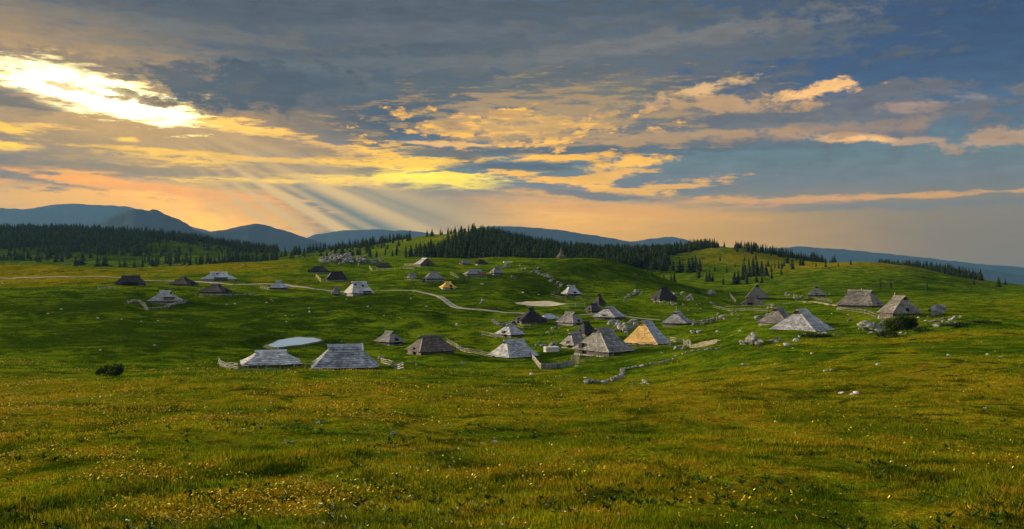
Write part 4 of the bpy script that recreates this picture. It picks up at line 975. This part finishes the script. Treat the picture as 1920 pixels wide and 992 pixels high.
big(599,793,14,'grey stone in the flowers of the near meadow',.8); big(737,815,12,'rounded grey stone near the bottom edge',1.,); big(905,832,8,'pale slab at the bottom edge',.6,PALE); big(928,830,10,'leaning pale slab at the bottom edge',.8,PALE); big(1847,766,9,'white stone on the near right meadow',.6,PALE)
big(866,739,7,'small stone on the near flowery slope',.7); big(540,832,22,'long pale slab at the lower left bottom',.4)
pts = [(66,525),(62,524),(5,532),(90,588),(115,580),(183,597),(228,599),(265,603),(297,602),(340,600),(500,568),(508,562),(512,564),(580,578),(580,585),(535,592),(548,592),(537,604),(440,570),(187,543),(275,514),(455,497),(650,561),(188,657),(290,648),(425,571),
  (1523,663),(1577,738),(1597,740),(1604,738),(1778,666),(1852,666),(1876,670),(1646,684),(1560,695),(1548,696),(1555,552),(1590,590),(1560,588),(1655,590),(1722,596),(1740,594),(1735,602),(1300,600),(1345,622),(1388,622),(1372,630),(1170,600),(1065,620),(1048,616),(1240,662),(1268,668),(1280,664),(1130,640),(770,560),(775,548),(690,575),(720,592),(800,575),(640,640),(1012,600),(905,533),(980,549),(1010,553)]
for px_, row in pts:
    x, y, z = hit(px_, row); rock(x, y, z, max(.22, rng.uniform(1.6, 3.6)*y/F), 'small pale stone lying loose in the open meadow', 'loose meadow stones', PALE, .7, 'stone', 'stone')

# ------------------------------------------------------------------ bushes
def bush(px_, row, wpx, hpx, label, lean=0., n=1500):
    x, y, z = hit(px_, row); s_ = y/F; a, h = wpx/2*s_, hpx*s_; root = empty('juniper_bush', (x, y, z)); tag(root, label, 'bush')
    rg_ = np.random.RandomState(int(px_)); mb = MB(); lobes = []
    for q in range(11):
        e = rg_.uniform(-.85, .85); lobes.append((e*a, rg_.uniform(-.35, .35)*a, (.25+.6*(1-abs(e))*rg_.rand())*h, .22+.26*(1-abs(e))))
    for k in range(n):
        lx, ly, lz, lr = lobes[rg_.randint(11)]; d_ = rg_.normal(size=3); d_ /= np.linalg.norm(d_); r_ = lr*rg_.uniform(.5, 1.15)
        c_ = np.array((lx+d_[0]*r_*a*.8, ly+d_[1]*r_*a, max(.05, lz+d_[2]*r_*h*1.1))); c_[0] += lean*c_[2]; u = rg_.normal(size=3); u /= np.linalg.norm(u); v_ = np.cross(u, rg_.normal(size=3)); v_ /= np.linalg.norm(v_); q = .09*a*rg_.uniform(.5, 1.3)
        mb.face((c_-u*q*.4, c_+v_*q, c_+u*q*.4, c_-v_*q*.6), rg_.rand())
    for k in range(26):                                   # shoots that stick out of the mass
        lx, ly, lz, lr = lobes[rg_.randint(11)]; d_ = rg_.normal(size=3); d_[2] = abs(d_[2])*.8; d_ /= np.linalg.norm(d_); d_[0] += lean*.6
        for j in range(7):
            r_ = lr*(.7+.13*j); c_ = np.array((lx+d_[0]*r_*a, ly+d_[1]*r_*a, max(.05, lz+d_[2]*r_*h*1.2))); c_[0] += lean*c_[2]; u = rg_.normal(size=3); u /= np.linalg.norm(u); q = .07*a*(1-.09*j)
            mb.face((c_-u*q*.4, c_+np.array((0, .3, 1))*q, c_+u*q*.4, c_-np.array((0, .3, .5))*q), rg_.rand())
    mb.build('foliage', m_bush, root); st = MB()
    for k in range(6): st.bar((0, 0, -.1), (lobes[k][0]+lean*h*.4, lobes[k][1], lobes[k][2]), .05, 5, .5, 0, .02)
    st.build('stem', m_trunk, root)
bush(203, 705, 52, 24, 'dark leaning juniper bush alone on the left meadow', .5)
bush(1692, 618, 58, 30, 'wide dark bush in front of the steep pale hut', 0., 2200)
bush(1665, 632, 44, 12, 'low dark scrub under the long pale boulder', 0., 900)
bush(1728, 622, 40, 9, 'low scrub on the bank right of the dark bush', 0., 500)
bush(1800, 612, 60, 7, 'long low scrub on the bank under the rightmost boulder', 0., 700)
bush(1850, 606, 46, 6, 'rightmost low scrub on the dark bank', 0., 500)
bush(1528, 632, 60, 7, 'low scrub along the top of the grassy mound', 0., 700)
bush(1500, 552, 14, 5, 'little low bush by the rock ring', 0., 300)

# ------------------------------------------------------------------ spruces
def spruce_arrays(seed, whorls=13, per=7, wide=.2, dens=1.):
    rg_ = np.random.RandomState(seed); vs_, t = [], []
    for i in range(whorls):
        f = i/(whorls-1.); zz = .10+.86*f; r0 = wide*(1-f)**.85+.012
        for k in range(per):
            if rg_.rand() > dens: continue
            a = 2*math.pi*(k+rg_.rand()*.9)/per+i; r = r0*rg_.uniform(.6, 1.2); dz = .05+.12*(1-f); ww = r*rg_.uniform(.40, .65)+.008
            c_, s_ = math.cos(a), math.sin(a); tz = zz-dz*rg_.uniform(.4, 1.0)
            tip = (r*c_, r*s_, tz); top_ = (0, 0, min(zz+.06, 1.0)); l_ = (r*.62*c_-ww*s_, r*.62*s_+ww*c_, tz+.01); r_ = (r*.62*c_+ww*s_, r*.62*s_-ww*c_, tz+.01)
            vs_ += [top_, l_, tip, top_, tip, r_]; q = rg_.rand(); t += [q, q*.9]
    vs_ += [(-.012, 0, .86), (.012, 0, .86), (0, 0, 1.0), (0, -.012, .86), (0, .012, .86), (0, 0, 1.0)]; t += [.5, .5]
    return np.array(vs_, float), np.array(t)
SPR = [spruce_arrays(5+k, 14, 8, w_, .93) for k, w_ in enumerate((.17, .20, .15, .22, .18, .26))]
SPRL = [spruce_arrays(55+k, 9, 6, w_, .95) for k, w_ in enumerate((.17, .20, .15, .22, .24))]
def tri_mesh(name, v, t, m): return np_mesh(name, v, np.arange(len(v)).reshape(-1, 3), m, tint=t)
CROWN = [tri_mesh('crown', v, t, m_needle) for v, t in SPR]
mb = MB(); mb.bar((0, 0, -.06), (0, 0, .9), .018, 6, .5, 0, .004); TRUNK = mb.mesh('trunk', m_trunk)
trees = []      # x, y, height, zone
def zone(n, px0, px1, d0, d1, h0, h1, keep, key):
    rg_ = np.random.RandomState(abs(hash(key)) % 9999 if False else sum(map(ord, key)))
    p = rg_.uniform(px0, px1, n); d = d0+(d1-d0)*rg_.rand(n); h0, h1 = h0*.72, h1*.86; x = (p-CX)/F*d; k = rg_.rand(n) < keep(p, d, x); cl = fbm(x/70., d/70., 31, 3)
    for a, b_, h in zip(x[k], d[k], (h0+(h1-h0)*rg_.rand(n)**1.5)[k]): trees.append((a, b_, h, key))
g1 = lambda v, c_, s_: np.exp(-((v-c_)/s_)**2)
sg = lambda v: 1/(1+np.exp(-v))
def crest(p): return np.interp(p, [0,150,300,400,470,540,620,690,760,830,875,920,1000,1100,1180,1230,1280,1350], [1450,1450,1400,1320,1250,1150,1000,960,930,910,900,900,930,950,950,880,820,800])
LZ = 'dark spruce in the hazy forest on the far left ridge'; MZ = 'spruce in the thin wood on the saddle behind the rocky knoll'; CZ = 'dark spruce in the dense forest on the flank of the central hill'
RZ = 'dark spruce in the forest belt behind the boulder slope hill'; HZ_ = 'spruce standing on the skyline of the rounded right hill'; SZ = 'single young spruce on the open slope of the rounded right hill'; EZ = 'bushy spruce in the wood behind the far right hill'; PZ = 'tiny lone conifer on the open far right slope'
zone(7600, -260, 520, 840, 1520, 8, 15, lambda p, d, x: np.clip(1.45*sg((d-1190+70*fbm(x/90., d/120., 5, 3)+50*np.sin(p/90.))/38.)+.9*np.clip(fbm(x/60., d/60., 8, 3)*2.2+.02, 0, .6), 0, 1)*(1-.85*g1(p, 320, 55)*g1(d, 1120, 95)), LZ)
zone(900, 420, 770, 760, 1120, 7, 13, lambda p, d, x: np.clip(.25+.6*sg((d-crest(p)+60)/25.)+fbm(x/40., d/50., 6, 3), 0, 1)*(1-.8*g1(d, 880, 40)), MZ)
zone(260, 740, 885, 860, 925, 6, 10, lambda p, d, x: .32*g1(d, crest(p)-4, 10)*(1+.9*g1(p, 770, 25)), MZ)
zone(2600, 755, 1250, 600, 980, 9, 15, lambda p, d, x: np.clip(1.2*sg((p-805+45*fbm(x/40., d/60., 7, 3)-.55*np.maximum(0, d-720))/12.)*sg((960-d)/20.), 0, 1)*np.where(p < 890, sg((735+1.6*(p-790)*(p > 790)-d)/18.), 1)*(1-.8*g1(p, 930, 45)*g1(d, 655, 22)), CZ)
zone(420, 885, 1000, 830, 935, 8, 13, lambda p, d, x: .8+0*p, CZ)
zone(1500, 1080, 1345, 640, 900, 9, 14, lambda p, d, x: np.clip(sg((1182+.72*(d-650)-p)/7.)*sg((d-660)/18.), 0, 1), RZ)
zone(420, 1230, 1350, 775, 860, 7, 12, lambda p, d, x: np.where(d > 790, .9, .35)*sg((1338-p)/8.), HZ_)
zone(360, 1375, 1565, 740, 860, 6, 11, lambda p, d, x: .75*sg((d-775)/10.), HZ_)
zone(700, 1645, 1842, 650, 800, 7, 12, lambda p, d, x: np.clip(1.1*sg((p-1640)/6.)*sg((1838-p)/5.)*sg((d-672-.25*np.maximum(0, p-1700))/8.), 0, 1), EZ)
for p_, d, h in ((1208,560,8),(1222,545,9),(1243,600,11),(1251,600,10),(1262,600,12),(1274,590,13),(1280,600,11),(1258,520,7),(1264,515,9),(1245,505,7),(1291,575,14),(1297,580,15),(1308,560,11),(1304,600,14),(1312,590,13),(1310,530,12),(1325,500,8),(1330,498,10),(1336,500,7),(1356,480,7),(1377,480,10),(1384,480,11),(1392,500,13),(1398,505,12),(1405,520,13),(1412,525,12),(1420,525,14),(1428,530,13),(1436,520,10),(1447,500,8),
   (1395,590,10),(1404,600,12),(1412,620,12),(1418,615,9),(1440,640,8),(1417,690,9),(1396,680,6),(1460,600,9),(1466,595,8),(1486,560,10),(1484,630,8),(1500,640,10),(1505,640,8),(1476,660,10),(1475,680,8),(1350,680,6),(1446,560,6),(1465,530,7),(1530,590,5),(1548,560,6),(1572,560,4),(1378,640,6),(1362,560,7),(1340,590,6),(1242,660,10),(1255,655,12),(1215,600,7),(1232,640,9),(1418,480,9),(1428,470,8),(1400,475,10),(1470,640,7),(1453,610,7)):
    trees.append(((p_-CX)/F*d, d, h*.72, SZ))
for p_, d, h in ((1358,802,6),(1345,802,5),(1805,580,5),(1818,575,6),(1825,470,5),(1873,470,5),(1738,372,3.5),(1838,560,8),(1872,560,5),(1885,558,4),(1650,380,4),(1670,376,3.5),(1595,570,4),(1762,640,4),(1770,640,4),(1653,430,3)):
    trees.append(((p_-CX)/F*d, d, h, PZ))
T = np.array([(a, b_, h) for a, b_, h, k in trees]); TZ = zf(T[:, 0], T[:, 1]); size = T[:, 2]/T[:, 1]
inview = np.abs(T[:, 0]/T[:, 1]) < .60
prio = np.where(inview, size, 0)+np.array([1. if k in (SZ, PZ) else 0 for *_, k in trees])
# hidden trees give way: a tree whose top lies below the ground line in front of it shows nothing
vis = np.ones(len(T), bool)
for q0 in range(0, len(T), 400):
    sl = slice(q0, q0+400); dd = np.exp(np.linspace(math.log(60), 0, 70))[None, :]; dl = T[sl, 1:2]/dd
    xx = T[sl, 0:1]/T[sl, 1:2]*dl; rr = (HZ-zbase(xx, dl)/dl*F)[:, :-3].min(1); vis[sl] = (HZ-(TZ[sl]+T[sl, 2])/T[sl, 1]*F) < rr-.5
order = np.argsort(-np.where(vis, prio, -1))[:300]; single = np.zeros(len(T), bool); single[order] = True
GRP = {LZ: 'spruces of the left ridge forest', MZ: 'spruces of the saddle wood', CZ: 'spruces of the central hill forest', RZ: 'spruces of the forest belt', HZ_: 'skyline spruces of the right hill', SZ: 'scattered spruces of the right hill', EZ: 'spruces of the far right wood', PZ: 'lone conifers of the far right'}
TREE = {}
for j in order:
    a, b_, h, key = trees[j]; k = rng.randrange(len(CROWN)); wq = rng.uniform(.8, 1.75)*h
    o = empty('spruce_tree', (a, b_, float(TZ[j])-.05), rng.uniform(0, 6.3)); o.scale = (wq, wq, h); tag(o, key, 'tree', GRP[key])
    c_ = bpy.data.objects.new('crown', CROWN[k]); link(c_, o); t_ = bpy.data.objects.new('trunk', TRUNK); link(t_, o)
vs_, ts_ = [], []
for j in np.nonzero(~single & (vis | (np.random.RandomState(1).rand(len(T)) < .3)))[0]:
    v, t = SPRL[rng.randrange(len(SPRL))]; a = rng.uniform(0, 6.3); c_, s_ = math.cos(a), math.sin(a); h = T[j, 2]; q = h*rng.uniform(.85, 1.9)
    vs_.append(v@np.array([[c_*q, s_*q, 0], [-s_*q, c_*q, 0], [0, 0, h]])+(T[j, 0], T[j, 1], TZ[j]-.05)); ts_.append(np.clip(t*.8+rng.uniform(-.1, .3), 0, 1))
tag(link(bpy.data.objects.new('spruce_forest', tri_mesh('spruce_forest', np.concatenate(vs_), np.concatenate(ts_), m_needle))), 'far-off spruce forest covering the ridges', kind='stuff')
print('TREES', len(T), vis.sum(), 'tris', sum(len(v) for v in vs_)//3)

# ------------------------------------------------------------------ grass and flowers
rg_ = np.random.RandomState(12)
def scatter(n, d0, d1, px0=-170, px1=2090, pw_=1.):
    p = rg_.uniform(px0, px1, n); d = np.exp(math.log(d0)+(math.log(d1)-math.log(d0))*rg_.rand(n)**pw_); x = (p-CX)/F*d; return p, d, x, zf(x, d)
def blades(n, d0, d1, per, hmin, hmax, name='meadow_grass', label='grass blades of the meadow'):
    p, d, x, z = scatter(n, d0, d1); cl = fbm(x/2.6, d/2.6, 41, 3); k = rg_.rand(n) < np.clip(.62+1.1*cl, .12, 1); p, d, x, z, cl = p[k], d[k], x[k], z[k], cl[k]; n = len(p)
    h = (hmin+(hmax-hmin)*rg_.rand(n))*np.clip(1+1.6*cl, .5, 1.9); dry = np.repeat(dry_and_shade(p, d), per)  # dry holds dryness and painted slope shade per blade
    X_, Y_, Z_, H_ = (np.repeat(q, per) for q in (x, d, z, h)); m = len(X_); sp_ = .10+.0016*Y_
    X_ = X_+rg_.normal(size=m)*sp_; Y_ = Y_+rg_.normal(size=m)*sp_; a = rg_.uniform(0, 6.28, m); le = rg_.uniform(.15, .8, m)*H_; w_ = .010+.00042*Y_*rg_.uniform(.6, 1.3, m); H_ = H_*rg_.uniform(.55, 1.1, m)
    b0 = np.stack([X_-w_*np.cos(a+1.57), Y_-w_*np.sin(a+1.57), Z_-.04], -1); b1 = np.stack([X_+w_*np.cos(a+1.57), Y_+w_*np.sin(a+1.57), Z_-.04], -1); tp = np.stack([X_+le*np.cos(a), Y_+le*np.sin(a), Z_+H_], -1)
    V = np.stack([b0, b1, tp], 1).reshape(-1, 3); me = np_mesh(name, V, np.arange(3*m).reshape(-1, 3), m_blade, tint=np.clip(np.repeat(rg_.rand(n), per)*.6+rg_.rand(m)*.4, 0, 1))
    a_ = me.attributes.new('dry', 'FLOAT', 'FACE'); a_.data.foreach_set('value', dry.astype(np.float32)); tag(link(bpy.data.objects.new(name, me)), label, kind='stuff')  # blades take the same dryness and painted shade as the ground
blades(135000, 12.5, 130, 5, .04, .12)
blades(52000, 105, 340, 4, .06, .2)
# broad-leaved herbs between the grass
p, d, x, z = scatter(3600, 12.6, 60); k = rg_.rand(len(p)) < np.clip((fbm(x/3.5, d/3.5, 91, 3)+.02)*3, 0, 1); p, d, x, z = p[k], d[k], x[k], z[k]; Vh = []; th = []
for a0, b0, c0 in zip(x, d, z):
    s_ = rg_.uniform(.07, .17)
    for j in range(7):
        g = rg_.uniform(0, 6.28); e = rg_.uniform(.25, .9); cg, sg_ = math.cos(g), math.sin(g); w_ = s_*rg_.uniform(.18, .32); l_ = s_*rg_.uniform(.7, 1.2)
        ctr = np.array((a0, b0, c0+.02)); tip = ctr+np.array((cg*l_, sg_*l_, l_*e)); md = ctr+np.array((cg*l_*.5, sg_*l_*.5, l_*e*.75)); sd_ = np.array((-sg_*w_, cg*w_, 0))
        Vh += [ctr, md+sd_, tip, md-sd_]; th.append(rg_.rand())
me = np_mesh('meadow_herbs', Vh, np.arange(len(Vh)).reshape(-1, 4), m_herb, tint=th); tag(link(bpy.data.objects.new('meadow_herbs', me)), 'broad leaved herbs low in the near meadow', kind='stuff')
def flowers(n, d0, d1, name, m, label, size, wt, pw_=1.):
    p, d, x, z = scatter(n, d0, d1, -150, 2070, pw_); k = rg_.rand(n) < wt(p, d, x); p, d, x, z = p[k], d[k], x[k], z[k]; n = len(p); s_ = size*(.6+.8*rg_.rand(n))+.00045*d; hh = .10+.16*rg_.rand(n)
    ax, ay = rg_.normal(size=(2, n))*.5; ang = np.linspace(0, 2*math.pi, 7)[:-1]; V = np.zeros((n, 6, 3))
    for j, g in enumerate(ang):
        u, v_ = s_*math.cos(g), s_*math.sin(g); V[:, j] = np.stack([x+u, d+v_*.8, z+hh+u*ax+v_*(ay-.55)], -1)
    me = np_mesh(name, V.reshape(-1, 3), np.arange(6*n).reshape(-1, 6), m, tint=rg_.rand(n)); tag(link(bpy.data.objects.new(name, me)), label, kind='stuff'); print(name, n)
patch = lambda x, d, s_, c_: np.clip((fbm(x/s_, d/(s_*1.2), c_, 4)+.02)*3.4, 0, 1)
flowers(230000, 13, 120, 'yellow_meadow_flowers', m_yellow, 'yellow flowers in the near meadow', .013, lambda p, d, x: np.clip(patch(x, d, 4.5, 61)**1.5*(.02+.98*sg((800-p)/200.))*np.where(d < 70, 1, .6), 0, 1))
flowers(16000, 13, 70, 'white_meadow_flowers', m_white, 'whitish flowers in the near meadow', .013, lambda p, d, x: np.clip(patch(x, d, 9., 71)*(.03+.97*sg((640-p)/200.)), 0, 1))
